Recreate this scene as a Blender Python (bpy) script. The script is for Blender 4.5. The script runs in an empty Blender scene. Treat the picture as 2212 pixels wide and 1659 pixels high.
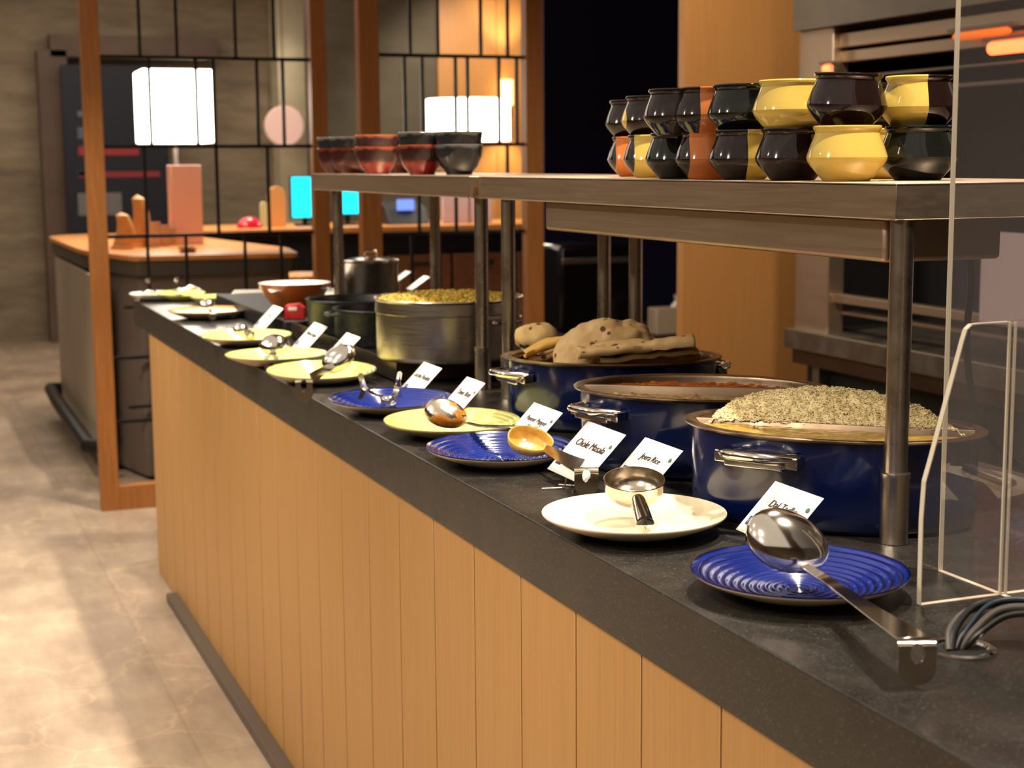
import bpy, bmesh, math, random
from mathutils import Vector, Matrix, noise
R = math.radians
random.seed(7)
sc = bpy.context.scene
# ------------------------------------------------------------------ camera, world, lights, exposure
W, H, F = 2212, 1659, 3372.4
PIT, ROLL, YAW, CZ = .14135, -.00773, .37298, 1.395
fv = Vector((math.sin(YAW)*math.cos(PIT), math.cos(YAW)*math.cos(PIT), -math.sin(PIT)))
rv = Vector((math.cos(YAW), -math.sin(YAW), 0)); uv = rv.cross(fv)
rv, uv = math.cos(ROLL)*rv + math.sin(ROLL)*uv, -math.sin(ROLL)*rv + math.cos(ROLL)*uv
C0 = Vector((0, 0, CZ))
cd = bpy.data.cameras.new('camera'); cam = bpy.data.objects.new('camera', cd); sc.collection.objects.link(cam)
cam.matrix_world = Matrix(((rv.x, uv.x, -fv.x, 0), (rv.y, uv.y, -fv.y, 0), (rv.z, uv.z, -fv.z, CZ), (0, 0, 0, 1)))
cd.sensor_fit = 'HORIZONTAL'; cd.sensor_width = 36; cd.lens = 36*F/W; cd.clip_start = .02; cd.clip_end = 60
cd.dof.use_dof = True; cd.dof.focus_distance = 2.1; cd.dof.aperture_fstop = 7.5
sc.camera = cam
sc.view_settings.view_transform = 'Standard'; sc.view_settings.look = 'None'
sc.view_settings.exposure = 1.15; sc.view_settings.gamma = 1; sc.view_settings.use_curve_mapping = False
w = bpy.data.worlds.new('world'); sc.world = w; w.use_nodes = True
w.node_tree.nodes['Background'].inputs[0].default_value = (1, .78, .55, 1)
w.node_tree.nodes['Background'].inputs[1].default_value = .02

def spot(x, y, z, tx, ty, tz, power, size=70, blend=.35, col=(1, .89, .74), rad=.035):
    l = bpy.data.lights.new('unseen_ceiling_spot', 'SPOT'); l.energy = power; l.color = col
    l.spot_size = R(size); l.spot_blend = blend; l.shadow_soft_size = rad
    o = bpy.data.objects.new('unseen_ceiling_spot', l); sc.collection.objects.link(o); o.location = (x, y, z)
    o.rotation_euler = Vector((tx-x, ty-y, tz-z)).to_track_quat('-Z', 'Y').to_euler()
    return o
def area(x, y, z, sx, sy, power, rot=(0, 0, 0), col=(1, .89, .75)):
    l = bpy.data.lights.new('ceiling_fill_light', 'AREA'); l.shape = 'RECTANGLE'; l.size = sx; l.size_y = sy
    l.energy = power; l.color = col
    o = bpy.data.objects.new('ceiling_fill_light', l); sc.collection.objects.link(o); o.location = (x, y, z)
    o.rotation_euler = rot
    return o
for y, p in ((1.15, 85), (2.1, 92), (3.1, 92), (4.1, 92), (5.0, 88)):
    spot(1.40, y, 2.78, 1.0, y+.15, .92, p, 62, .4)
for y, p in ((-.6, 50), (.9, 46), (2.4, 46), (3.9, 50), (5.6, 80)):  # two aisle rows: unseen spots added to light the plank front
    spot(-.45, y, 2.78, .1, y+.2, 0, p, 80, .6)
for y in (-1.6, .1, 1.8, 3.5, 5.2):
    spot(-1.7, y, 2.85, .1, y+.1, .6, 52, 80, .6)
spot(.9, 6.0, 2.78, .45, 5.75, 0, 60, 50, .5)
area(-1.5, 2.4, 2.98, 5, 9, 40)  # unseen soft fill standing in for ceiling bounce
area(.9, 10.2, 2.98, 4, 4, 55)  # unseen soft fill added over the desk area
spot(1.3, 7.7, 2.8, 1.25, 7.9, 1.0, 75, 60, .5)  # unseen spot added to brighten the reception desk
spot(2.2, 9.2, 2.8, 2.3, 9.4, 1.0, 60, 70, .5)
spot(3.1, 12.1, 2.95, 3.08, 12.7, 1.3, 80, 60, .7, rad=.1)  # unseen spot added to brighten the pale pillar
spot(4.2, 10.6, 2.9, 4.4, 12, 1.6, 70, 80, .7, rad=.1)  # unseen spot added to light the orange panelled wall
spot(2.0, 4.1, 2.8, 2.85, 5.0, 1.2, 50, 80, .9, rad=.1)  # unseen spot added to brighten the oak column
spot(1.7, 2.0, 2.8, 2.8, 3.0, 1.2, 60, 85, .7, rad=.1)

# ------------------------------------------------------------------ helpers
def ray(px, py): return rv*((px-W/2)/F) - uv*((py-H/2)/F) + fv
def onz(px, py, z=.92):
    d = ray(px, py); return C0 + d*((z-CZ)/d.z)
def onx(px, py, x):
    d = ray(px, py); return C0 + d*(x/d.x)
def ony(px, py, y):
    d = ray(px, py); return C0 + d*(y/d.y)
def s2l(c):
    f = lambda v: v/12.92 if v <= .04045 else ((v+.055)/1.055)**2.4
    return tuple(f(v/255) for v in c[:3]) + (1,)
MATS = {}
class N:
    def __init__(s, name):
        s.m = bpy.data.materials.new(name); s.m.use_nodes = True; s.t = s.m.node_tree; s.b = s.t.nodes['Principled BSDF']
        s.out = s.t.nodes['Material Output']
    def n(s, typ, **kw):
        nd = s.t.nodes.new(typ)
        for k, v in kw.items():
            if hasattr(nd, k): setattr(nd, k, v)
        return nd
    def l(s, a, b): s.t.links.new(a, b)
    def coord(s, scale=(1, 1, 1), rot=(0, 0, 0)):
        tc = s.n('ShaderNodeTexCoord'); mp = s.n('ShaderNodeMapping'); mp.inputs['Scale'].default_value = scale
        mp.inputs['Rotation'].default_value = rot
        s.l(tc.outputs['Object'], mp.inputs[0]); return mp.outputs[0]
    def noise(s, vec, scale, detail=4, rough=.6):
        nd = s.n('ShaderNodeTexNoise'); nd.inputs['Scale'].default_value = scale; nd.inputs['Detail'].default_value = detail
        nd.inputs['Roughness'].default_value = rough
        s.l(vec, nd.inputs['Vector']); return nd.outputs['Fac']
    def ramp(s, fac, stops, interp='LINEAR'):
        r = s.n('ShaderNodeValToRGB'); r.color_ramp.interpolation = interp
        while len(r.color_ramp.elements) < len(stops): r.color_ramp.elements.new(.5)
        for e, (p, c) in zip(r.color_ramp.elements, stops): e.position = p; e.color = c if len(c) == 4 else s2l(c)
        s.l(fac, r.inputs[0]); return r.outputs[0]
    def bump(s, fac, strength=.2, dist=.002):
        b = s.n('ShaderNodeBump'); b.inputs['Strength'].default_value = strength; b.inputs['Distance'].default_value = dist
        s.l(fac, b.inputs['Height']); s.l(b.outputs[0], s.b.inputs['Normal'])
def simple(name, col, rough=.5, metal=0, coat=0, emit=None, es=0, spec=None):
    if name in MATS: return MATS[name]
    k = N(name); k.b.inputs['Base Color'].default_value = s2l(col); k.b.inputs['Roughness'].default_value = rough
    k.b.inputs['Metallic'].default_value = metal; k.b.inputs['Coat Weight'].default_value = coat
    k.b.inputs['Coat Roughness'].default_value = .08
    if spec is not None: k.b.inputs['Specular IOR Level'].default_value = spec
    if emit: k.b.inputs['Emission Color'].default_value = s2l(emit); k.b.inputs['Emission Strength'].default_value = es
    MATS[name] = k.m; return k.m
def varied(name, stops, scale=(1, 1, 1), ns=5, rough=.5, metal=0, bump=0, detail=5, rr=None, coat=0, dist=.002, ramp_rough=None):
    if name in MATS: return MATS[name]
    k = N(name); v = k.coord(scale); f = k.noise(v, ns, detail)
    k.l(k.ramp(f, stops), k.b.inputs['Base Color']); k.b.inputs['Roughness'].default_value = rough
    k.b.inputs['Metallic'].default_value = metal; k.b.inputs['Coat Weight'].default_value = coat
    if rr: 
        q = k.ramp(f, [(.3, (rr[0],)*3+(1,)), (.7, (rr[1],)*3+(1,))]); k.l(q, k.b.inputs['Roughness'])
    if bump: k.bump(f, bump, dist)
    MATS[name] = k.m; return k.m

# wood cladding / steel / stone
M_oak = varied('oak_veneer', [(.25, (164, 120, 66)), (.5, (172, 127, 72)), (.75, (178, 133, 78))], (60, 60, 1.2), 3, .5, bump=.05)
M_oak_warm = varied('warm_oak', [(.25, (176, 120, 62)), (.75, (188, 132, 72))], (30, 30, 1.0), 3, .5)
M_frame = varied('frame_wood', [(.3, (146, 90, 38)), (.7, (170, 108, 50))], (40, 40, 2), 3, .5)
M_desk = varied('desk_wood', [(.3, (196, 124, 56)), (.7, (222, 152, 80))], (3, 14, 14), 3, .35)
def steel(name, col, r0, r1, scale, coat=0):
    k = N(name); v = k.coord(scale); f = k.noise(v, 6, 3); k.b.inputs['Base Color'].default_value = s2l(col)
    k.b.inputs['Metallic'].default_value = 1
    q = k.ramp(f, [(.3, (r0,)*3+(1,)), (.7, (r1,)*3+(1,))]); k.l(q, k.b.inputs['Roughness']); MATS[name] = k.m; return k.m
M_steel = steel('brushed_steel', (186, 176, 162), .26, .36, (2, 2, 60))
M_shelfsteel = steel('shelf_steel', (204, 180, 154), .40, .46, (6, 1, 30))
M_tube = steel('tube_steel', (196, 182, 164), .24, .34, (3, 3, 3))
M_chrome = simple('polished_chrome', (224, 216, 204), .12, 1)
M_pan = steel('pan_interior_steel', (150, 128, 104), .25, .4, (8, 8, 8))
M_dullsteel = steel('kitchen_steel', (150, 140, 126), .35, .5, (2, 2, 2))
def stone():
    k = N('black_granite'); v = k.coord()
    f = k.noise(v, 14, 6, .65); g = k.noise(v, 420, 2)
    c1 = k.ramp(f, [(.3, (30, 27, 24)), (.7, (48, 44, 38))]); 
    c2 = k.ramp(g, [(.62, (0, 0, 0, 1)), (.72, (.09, .085, .075, 1))])
    a = k.n('ShaderNodeMixRGB', blend_type='ADD'); a.inputs[0].default_value = 1; k.l(c1, a.inputs[1]); k.l(c2, a.inputs[2])
    k.l(a.outputs[0], k.b.inputs['Base Color'])
    q = k.ramp(f, [(.3, (.24,)*3+(1,)), (.7, (.42,)*3+(1,))]); k.l(q, k.b.inputs['Roughness']); k.bump(g, .05, .0005)
    return k.m
M_stone = stone()
def floor_mat():
    k = N('stone_floor'); v = k.coord()
    f = k.noise(v, 1.6, 8, .62); f2 = k.noise(k.coord((3.0, .8, 1)), 2.4, 7, .7)
    vo = k.n('ShaderNodeTexVoronoi', feature='DISTANCE_TO_EDGE'); vo.inputs['Scale'].default_value = 2.6
    mxv = k.n('ShaderNodeMixRGB', blend_type='ADD'); mxv.inputs[0].default_value = .45
    nz = k.n('ShaderNodeTexNoise'); nz.inputs['Scale'].default_value = 3; nz.inputs['Detail'].default_value = 6; k.l(v, nz.inputs['Vector'])
    k.l(v, mxv.inputs[1]); k.l(nz.outputs['Color'], mxv.inputs[2]); k.l(mxv.outputs[0], vo.inputs['Vector'])
    c1 = k.ramp(f, [(.3, (140, 118, 98)), (.55, (172, 150, 126)), (.75, (196, 174, 148))])
    c2 = k.ramp(f2, [(.35, (.62, .60, .58, 1)), (.65, (1, 1, 1, 1))])
    m = k.n('ShaderNodeMixRGB', blend_type='MULTIPLY'); m.inputs[0].default_value = .8; k.l(c1, m.inputs[1]); k.l(c2, m.inputs[2])
    vein = k.ramp(vo.outputs['Distance'], [(.0, (1.6, 1.5, 1.4, 1)), (.022, (1, 1, 1, 1))])
    m2 = k.n('ShaderNodeMixRGB', blend_type='MULTIPLY'); m2.inputs[0].default_value = .5; k.l(m.outputs[0], m2.inputs[1]); k.l(vein, m2.inputs[2])
    br = k.n('ShaderNodeTexBrick'); br.inputs['Scale'].default_value = 1; br.inputs['Brick Width'].default_value = 1.2; br.inputs['Row Height'].default_value = .6
    br.inputs['Mortar Size'].default_value = .004; br.inputs['Color1'].default_value = (1, 1, 1, 1); br.inputs['Color2'].default_value = (.93, .93, .93, 1)
    br.inputs['Mortar'].default_value = (.85, .83, .8, 1); k.l(k.coord((1, 1, 1), (0, 0, R(90))), br.inputs['Vector'])
    m3 = k.n('ShaderNodeMixRGB', blend_type='MULTIPLY'); m3.inputs[0].default_value = 1; k.l(m2.outputs[0], m3.inputs[1]); k.l(br.outputs['Color'], m3.inputs[2])
    k.l(m3.outputs[0], k.b.inputs['Base Color']); k.b.inputs['Roughness'].default_value = .48; k.bump(f, .1, .004)
    return k.m
M_floor = floor_mat()
M_concrete = varied('board_marked_concrete', [(.25, (98, 84, 66)), (.5, (124, 108, 86)), (.75, (146, 130, 106))], (1.0, 1, 4.5), 2.2, .85, bump=.3, detail=7)
M_concrete_lt = varied('pale_plaster', [(.25, (186, 172, 140)), (.75, (206, 192, 160))], (1, 1, 3), 2, .85)
M_dark = simple('matt_black', (14, 13, 14), .6)
M_darkpanel = varied('brown_grey_laminate', [(.3, (82, 68, 60)), (.7, (98, 82, 72))], (1, 1, 1), 2, .6)
M_navy = simple('navy_paint', (14, 16, 62), .7)
M_ceiling = simple('ceiling_paint', (120, 108, 94), .9)
M_blackmetal = simple('black_metal', (24, 20, 18), .5, .3)
def acrylic():
    k = N('clear_acrylic'); k.t.nodes.remove(k.b)
    t = k.n('ShaderNodeBsdfTransparent'); t.inputs[0].default_value = (.965, .955, .95, 1)
    g = k.n('ShaderNodeBsdfGlossy'); g.inputs['Roughness'].default_value = .02; g.inputs[0].default_value = (1, 1, 1, 1)
    fr = k.n('ShaderNodeFresnel'); fr.inputs[0].default_value = 1.49
    ge = k.n('ShaderNodeNewGeometry'); iv = k.n('ShaderNodeMath', operation='SUBTRACT'); iv.inputs[0].default_value = 1; k.l(ge.outputs['Backfacing'], iv.inputs[1])
    ml = k.n('ShaderNodeMath', operation='MULTIPLY'); k.l(fr.outputs[0], ml.inputs[0]); k.l(iv.outputs[0], ml.inputs[1])
    df = k.n('ShaderNodeBsdfDiffuse'); df.inputs[0].default_value = (.8, .74, .72, 1); m0 = k.n('ShaderNodeMixShader'); m0.inputs[0].default_value = .03
    k.l(t.outputs[0], m0.inputs[1]); k.l(df.outputs[0], m0.inputs[2])
    mx = k.n('ShaderNodeMixShader'); k.l(ml.outputs[0], mx.inputs[0]); k.l(m0.outputs[0], mx.inputs[1]); k.l(g.outputs[0], mx.inputs[2])
    k.l(mx.outputs[0], k.out.inputs[0]); return k.m
M_acr = acrylic()
M_acr_edge = simple('acrylic_cut_edge', (214, 200, 176), .3, emit=None)
M_white = simple('white_glaze', (236, 228, 214), .2, coat=.4)
M_card = simple('white_card', (246, 240, 230), .6)
M_ink = simple('black_ink', (52, 38, 34), .7)

class MB:
    def __init__(s): s.v = []; s.f = []; s.mi = []
    def add(s, vs, fs, mi=0, mx=None):
        o = len(s.v); s.v += [tuple(mx @ Vector(v)) if mx else tuple(v) for v in vs]
        s.f += [tuple(i+o for i in f) for f in fs]; s.mi += [mi]*len(fs); return s
    def box(s, x0, x1, y0, y1, z0, z1, mi=0, mx=None):
        x0, x1 = min(x0, x1), max(x0, x1); y0, y1 = min(y0, y1), max(y0, y1); z0, z1 = min(z0, z1), max(z0, z1)
        vs = [(x, y, z) for z in (z0, z1) for y in (y0, y1) for x in (x0, x1)]
        return s.add(vs, [(0, 2, 3, 1), (4, 5, 7, 6), (0, 1, 5, 4), (2, 6, 7, 3), (0, 4, 6, 2), (1, 3, 7, 5)], mi, mx)
    def lathe(s, prof, seg=48, c=(0, 0, 0), sx=1, sy=1, rot=0, mi=0, mx=None, closed=False, mis=None):
        vs = []; n = len(prof)
        for (r, z) in prof:
            for k in range(seg):
                a = 2*math.pi*k/seg; x = r*sx*math.cos(a); y = r*sy*math.sin(a)
                vs.append((c[0]+x*math.cos(rot)-y*math.sin(rot), c[1]+x*math.sin(rot)+y*math.cos(rot), c[2]+z))
        o = len(s.v)
        for i in range(n-1):
            fs = [(i*seg+k, i*seg+(k+1) % seg, (i+1)*seg+(k+1) % seg, (i+1)*seg+k) for k in range(seg)]
            if i == 0: s.add(vs, [], 0, mx)
            m = mis[i] if mis else mi
            s.f += [tuple(j+o for j in f) for f in fs]; s.mi += [m]*len(fs)
        return s
    def tube(s, pts, r, seg=10, mi=0, caps=True, flat=None, mx=None):
        pts = [Vector(p) for p in pts]; vs = []; n = len(pts); up = None
        for i, p in enumerate(pts):
            t = (pts[min(i+1, n-1)]-pts[max(i-1, 0)]).normalized()
            if up is None:
                up = Vector((0, 0, 1)) if abs(t.z) < .9 else Vector((0, 1, 0))
            a = (up - t*up.dot(t)).normalized(); b = t.cross(a); up = a
            rr = r[i] if isinstance(r, (list, tuple)) else r
            for k in range(seg):
                an = 2*math.pi*k/seg; vs.append(p + a*(math.cos(an)*rr*(flat or 1)) + b*(math.sin(an)*rr))
        fs = [(i*seg+k, i*seg+(k+1) % seg, (i+1)*seg+(k+1) % seg, (i+1)*seg+k) for i in range(n-1) for k in range(seg)]
        if caps: fs += [tuple(range(seg))[::-1], tuple((n-1)*seg+k for k in range(seg))]
        return s.add(vs, fs, mi, mx)
    def grid(s, fn, nu, nv, mi=0, wrap=False, mx=None):
        vs = [fn(i/(nu-1 if not wrap else nu), j/(nv-1)) for j in range(nv) for i in range(nu)]
        fs = []
        for j in range(nv-1):
            for i in range(nu if wrap else nu-1):
                i2 = (i+1) % nu; fs.append((j*nu+i, j*nu+i2, (j+1)*nu+i2, (j+1)*nu+i))
        return s.add(vs, fs, mi, mx)
    def prism(s, pts, axis, a, b, mi=0):
        # polygon pts in the two other axes, extruded along axis from a to b
        def mk(p, t):
            return {'x': (t, p[0], p[1]), 'y': (p[0], t, p[1]), 'z': (p[0], p[1], t)}[axis]
        n = len(pts); vs = [mk(p, a) for p in pts] + [mk(p, b) for p in pts]
        fs = [tuple(range(n)), tuple(range(2*n-1, n-1, -1))] + [(i, (i+1) % n, (i+1) % n+n, i+n) for i in range(n)]
        return s.add(vs, fs, mi)
    def obj(s, name, mats, parent=None, smooth=True, ang=35, bevel=0, solid=0, sub=0, weld=False, world=False, bseg=2):
        me = bpy.data.meshes.new(name); vs = s.v
        if world and parent is not None:
            L = parent.matrix_world.inverted() if False else None
            o0 = Vector(WL[parent.name]); vs = [tuple(Vector(v)-o0) for v in vs]
        me.from_pydata(vs, [], s.f); me.update()
        if not isinstance(mats, (list, tuple)): mats = [mats]
        for m in mats: me.materials.append(m)
        me.polygons.foreach_set('material_index', s.mi)
        bm = bmesh.new(); bm.from_mesh(me)
        if weld: bmesh.ops.remove_doubles(bm, verts=bm.verts, dist=1e-5)
        bmesh.ops.recalc_face_normals(bm, faces=bm.faces); bm.to_mesh(me); bm.free()
        if smooth:
            me.shade_smooth(); me.set_sharp_from_angle(angle=R(ang))
        o = bpy.data.objects.new(name, me); sc.collection.objects.link(o)
        if parent: o.parent = parent
        if bevel:
            b = o.modifiers.new('bevel', 'BEVEL'); b.width = bevel; b.segments = bseg; b.limit_method = 'ANGLE'; b.angle_limit = R(40)
        if solid:
            q = o.modifiers.new('solid', 'SOLIDIFY'); q.thickness = solid; q.offset = 0
        if sub:
            q = o.modifiers.new('sub', 'SUBSURF'); q.levels = sub; q.render_levels = sub
        return o
WL = {}
def thing(name, label, cat, loc=(0, 0, 0), rz=0, group=None):
    o = bpy.data.objects.new(name, None); sc.collection.objects.link(o); o.location = loc; o.rotation_euler = (0, 0, rz)
    o.empty_display_size = .05; o['label'] = label; o['category'] = cat; WL[o.name] = tuple(loc)
    if group: o['group'] = group
    return o
def tag(o, label, cat, group=None, kind=None):
    o['label'] = label; o['category'] = cat
    if group: o['group'] = group
    if kind: o['kind'] = kind
    return o
def struct(o): o['kind'] = 'structure'; return o
def dup(root, loc, rz, label, group=None, cat=None):
    r = root.copy(); sc.collection.objects.link(r); r.location = loc; r.rotation_euler = (0, 0, rz); r['label'] = label
    if group: r['group'] = group
    if cat: r['category'] = cat
    WL[r.name] = tuple(loc)
    for ch in list(root.children):
        c = ch.copy(); sc.collection.objects.link(c); c.parent = r
        for g in list(ch.children):
            d = g.copy(); sc.collection.objects.link(d); d.parent = c
    return r
def text_mesh(name, body, size, mat, parent, mx, shear=.0, align='CENTER', ext=.0003):
    cu = bpy.data.curves.new(name, 'FONT'); cu.body = body; cu.size = size; cu.align_x = align; cu.shear = shear; cu.extrude = ext
    t = bpy.data.objects.new(name, cu); sc.collection.objects.link(t)
    dg = bpy.context.evaluated_depsgraph_get(); me = bpy.data.meshes.new_from_object(t.evaluated_get(dg))
    bpy.data.objects.remove(t); me.materials.clear(); me.materials.append(mat)
    o = bpy.data.objects.new(name, me); sc.collection.objects.link(o)
    if parent: o.parent = parent
    o.matrix_local = mx; return o

# ------------------------------------------------------------------ room shell
struct(MB().box(-5, 8, -3, 14, -.1, 0).obj('floor', M_floor, smooth=False))
struct(MB().box(-5, 8, -3, 14, 3.02, 3.12).obj('ceiling', M_ceiling, smooth=False))
struct(MB().box(-5, 3.05, 12.95, 13.15, 0, 3.02).obj('wall_back', M_concrete, smooth=False))
struct(MB().box(-5.2, -5, -3, 13.15, 0, 3.02).obj('wall_left', M_concrete, smooth=False))
struct(MB().box(-5, 8, -3.2, -3, 0, 3.02).obj('wall_front', M_concrete, smooth=False))
struct(MB().box(8, 8.2, -3, 13.15, 0, 3.02).obj('wall_right', M_concrete, smooth=False))
# pale pillar strip, grey strip and orange panelled wall further right
a = ony(592, 300, 12.9); b = ony(690, 300, 12.9)
struct(MB().box(a.x, b.x+.25, 12.7, 12.95, 0, 3.02).obj('trim_pale_pillar', M_concrete_lt, smooth=False))
M_olive = varied('grey_olive_plaster', [(.3, (76, 68, 52)), (.7, (96, 86, 68))], (1, 1, 3), 2, .85)
struct(MB().box(3.05, ony(945, 300, 12).x, 12.0, 12.2, 0, 3.02).obj('wall_grey', M_olive, smooth=False))
wp = MB()
x0 = ony(945, 300, 12).x
for i in range(5): wp.box(x0+.5*i, x0+.5*i+.494, 11.96, 12.2, 0, 3.02)
struct(wp.obj('wall_wood_panelled', M_oak_warm, smooth=False))
# the dark opening right of the screens: navy wall and black back-bar zone
struct(MB().box(ony(1175, 300, 8.0).x, 6.2, 8.0, 8.2, 0, 3.02).obj('wall_navy', M_navy, smooth=False))
# oak-clad column between dark opening and kitchen
cx0, cx1 = ony(1478, 350, 5.0).x, 3.25
struct(MB().box(cx0, cx1, 5.0, 5.05, 0, 3.02).obj('wall_oak_column', M_oak_warm, smooth=False))

# ------------------------------------------------------------------ serving counter
XF = .768
ctr = thing('serving_counter', 'long buffet counter faced with upright oak planks under the dark stone worktop', 'counter', (1.17, 2.4, 0))
mb = MB(); y = 5.42; yy = []
ys = [1.381+.1885*k for k in range(-12, 22)]
for k in range(len(ys)-1):
    mb.box(XF+.004, XF+.022, ys[k]+.0022, ys[k+1]-.0022, .006, .831)
mb.obj('plank_cladding', M_oak, ctr, world=True, bevel=.0008, bseg=1)
MB().box(XF+.012, 1.55, ys[0], ys[-1], .0, .831).obj('carcass', simple('dark_gap', (36, 20, 10), .9), ctr, smooth=False, world=True)
MB().box(.737, XF+.004, ys[0], 4.95, 0, .03).obj('base_strip', simple('grey_base', (96, 86, 74), .5, .4), ctr, world=True, bevel=.002)  # low grey strip along the foot of the plank front
wt = MB().box(XF, 1.575, -.9, 5.655, .831, .92).obj('stone_worktop', M_stone, bevel=.0025)
tag(wt, 'thick black stone worktop running the whole length of the buffet counter', 'worktop')

# ------------------------------------------------------------------ steel shelves
def sleeve_post(nm, parent, x, y, z1, mat=M_tube):
    p = MB().lathe([(.0, .92), (.0145, .92), (.0145, z1), (0, z1)], 32, (x, y, 0)).obj(nm, mat, parent, world=True)
    s = MB().lathe([(0, .9205), (.0185, .9205), (.0185, .9215), (.0175, .924), (.0175, 1.0), (.0185, 1.004), (.0185, 1.009), (.0148, 1.009)], 32, (x, y, 0)).obj('foot_sleeve', M_tube, p)
    s.location = -Vector(WL[parent.name]); 
    return p
def shelf(label, x0, x1, y0, y1, posts, apron=None):
    t = thing('pass_shelf', label, 'shelf', ((x0+x1)/2, (y0+y1)/2, .92), 0, 'steel overshelves above the buffet counter')
    m = MB(); th = .0022; z = 1.366
    m.box(x0, x1, y0, y1, z-.004, z)
    for (a, b, c, d) in ((x0, x0+th, y0, y1), (x1-th, x1, y0, y1), (x0, x1, y0, y0+th), (x0, x1, y1-th, y1)): m.box(a, b, c, d, 1.3225, z-.001)
    m.box(x0, x0+.014, y0, y1, 1.3215, 1.3235); m.box(x0, x1, y0, y0+.014, 1.3215, 1.3235)
    m.obj('shelf_top', M_shelfsteel, t, world=True, bevel=.0028, bseg=3)
    m = MB().box(x0+.03, x1-.03, y0+.03, y1-.03, 1.3255, 1.3275)
    m.obj('underside_panel', M_dullsteel, t, world=True)
    for (px, py) in posts: sleeve_post('post', t, px, py, 1.326)
    if apron:
        (ax0, ax1, ay0, ay1) = apron
        MB().box(ax0, ax1, ay0, ay1, 1.267, 1.3235).obj('warming_canopy', M_shelfsteel, t, world=True, bevel=.006, bseg=3)
    return t
shelf('near steel overshelf carrying the double row of small glazed pots', 1.115, 1.47, 1.583, 3.03,
      [(1.137, 1.60), (1.137, 2.92), (1.42, 1.60), (1.42, 2.92)], (1.14, 1.318, 1.64, 2.735))
shelf('far steel overshelf carrying the stacked red and black bowls', 1.10, 1.47, 3.045, 4.35,
      [(1.137, 3.075), (1.137, 4.22), (1.42, 3.075), (1.42, 4.22)])

# ------------------------------------------------------------------ plates
def plate_mesh(top, under, rings=True, Rr=.12, depth=.027):
    pr = [(0, .0045), ]
    n = 84
    for i in range(1, n+1):
        r = Rr*i/n; t = r/Rr
        z = .0045 + (depth-.0045)*max(0, (t-.42)/.58)**1.7
        if rings: z += .0011*math.sin(r*2*math.pi/.0088)*min(1, (1-t)*9)
        pr.append((r, z))
    pr[-1] = (Rr-.001, depth-.0006)
    k = len(pr)
    pr += [(Rr, depth), (Rr+.0004, depth-.0015), (Rr-.002, depth-.0042)]
    e = len(pr)
    for i in range(1, 12):
        t = 1-i/11*.52; pr.append((Rr*t*.99, .0002+(depth-.005)*max(0, (t-.48)/.52)**1.25))
    pr += [(.055, 0), (.05, .0), (.048, .002), (0, .002)]
    mis = [0]*(e-2) + [1]*(len(pr)-e+2)
    return MB().lathe(pr, 96, mis=mis[:len(pr)-1])
def glaze(name, c0, c1, c2, band=True, coat=.6, under=None):
    k = N(name); tc = k.n('ShaderNodeTexCoord'); sp = k.n('ShaderNodeSeparateXYZ'); k.l(tc.outputs['Object'], sp.inputs[0])
    ln = k.n('ShaderNodeVectorMath', operation='LENGTH'); cm = k.n('ShaderNodeCombineXYZ')
    k.l(sp.outputs[0], cm.inputs[0]); k.l(sp.outputs[1], cm.inputs[1]); k.l(cm.outputs[0], ln.inputs[0])
    nz = k.noise(tc.outputs['Object'], 18, 3)
    ad = k.n('ShaderNodeMath', operation='MULTIPLY_ADD'); ad.inputs[1].default_value = .004; k.l(nz, ad.inputs[0]); k.l(ln.outputs['Value'], ad.inputs[2])
    mu = k.n('ShaderNodeMath', operation='MULTIPLY'); mu.inputs[1].default_value = 2*math.pi/.0088; k.l(ad.outputs[0], mu.inputs[0])
    si = k.n('ShaderNodeMath', operation='SINE'); k.l(mu.outputs[0], si.inputs[0])
    mp = k.n('ShaderNodeMapRange'); mp.inputs[1].default_value = -1; k.l(si.outputs[0], mp.inputs[0])
    k.l(k.ramp(mp.outputs[0], [(.0, c0), (.45, c1), (.9, c2)]), k.b.inputs['Base Color'])
    k.b.inputs['Roughness'].default_value = .16; k.b.inputs['Coat Weight'].default_value = coat; k.b.inputs['Coat Roughness'].default_value = .05
    return k.m
M_blueglaze = glaze('cobalt_glaze', (5, 8, 40), (14, 26, 92), (22, 40, 120))
M_yelglaze = glaze('lime_cream_glaze', (198, 194, 98), (212, 208, 118), (222, 218, 138), coat=.35)
M_under = simple('cream_stoneware', (196, 176, 140), .35, coat=.2)
M_beige = simple('ivory_glaze', (238, 222, 188), .25, coat=.4)
M_browned = N('brown_rim_glaze')
def rimmed():
    k = M_browned; tc = k.n('ShaderNodeTexCoord'); sp = k.n('ShaderNodeSeparateXYZ'); k.l(tc.outputs['Object'], sp.inputs[0])
    cm = k.n('ShaderNodeCombineXYZ'); ln = k.n('ShaderNodeVectorMath', operation='LENGTH')
    k.l(sp.outputs[0], cm.inputs[0]); k.l(sp.outputs[1], cm.inputs[1]); k.l(cm.outputs[0], ln.inputs[0])
    k.l(k.ramp(ln.outputs['Value'], [(.100, (240, 228, 200)), (.113, (190, 140, 80))]), k.b.inputs['Base Color']); k.b.inputs['Roughness'].default_value = .2
    return k.m
M_rimmed = rimmed()
def add_plate(px, py, top, rings, label, name='serving_plate', tilt=(0, 0), Rr=.12, depth=.027, grp='spoon rest plates along the counter edge', zoff=0):
    p = onz(px, py, .92+depth)
    t = thing(name, label, 'plate', (p.x, p.y, .9203+zoff), 0, grp)
    o = plate_mesh(None, None, rings, Rr, depth).obj('plate_body', [top, M_under], t, ang=60)
    t.rotation_euler = (tilt[0], tilt[1], 0)
    return t, p
plates = {}
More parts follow.
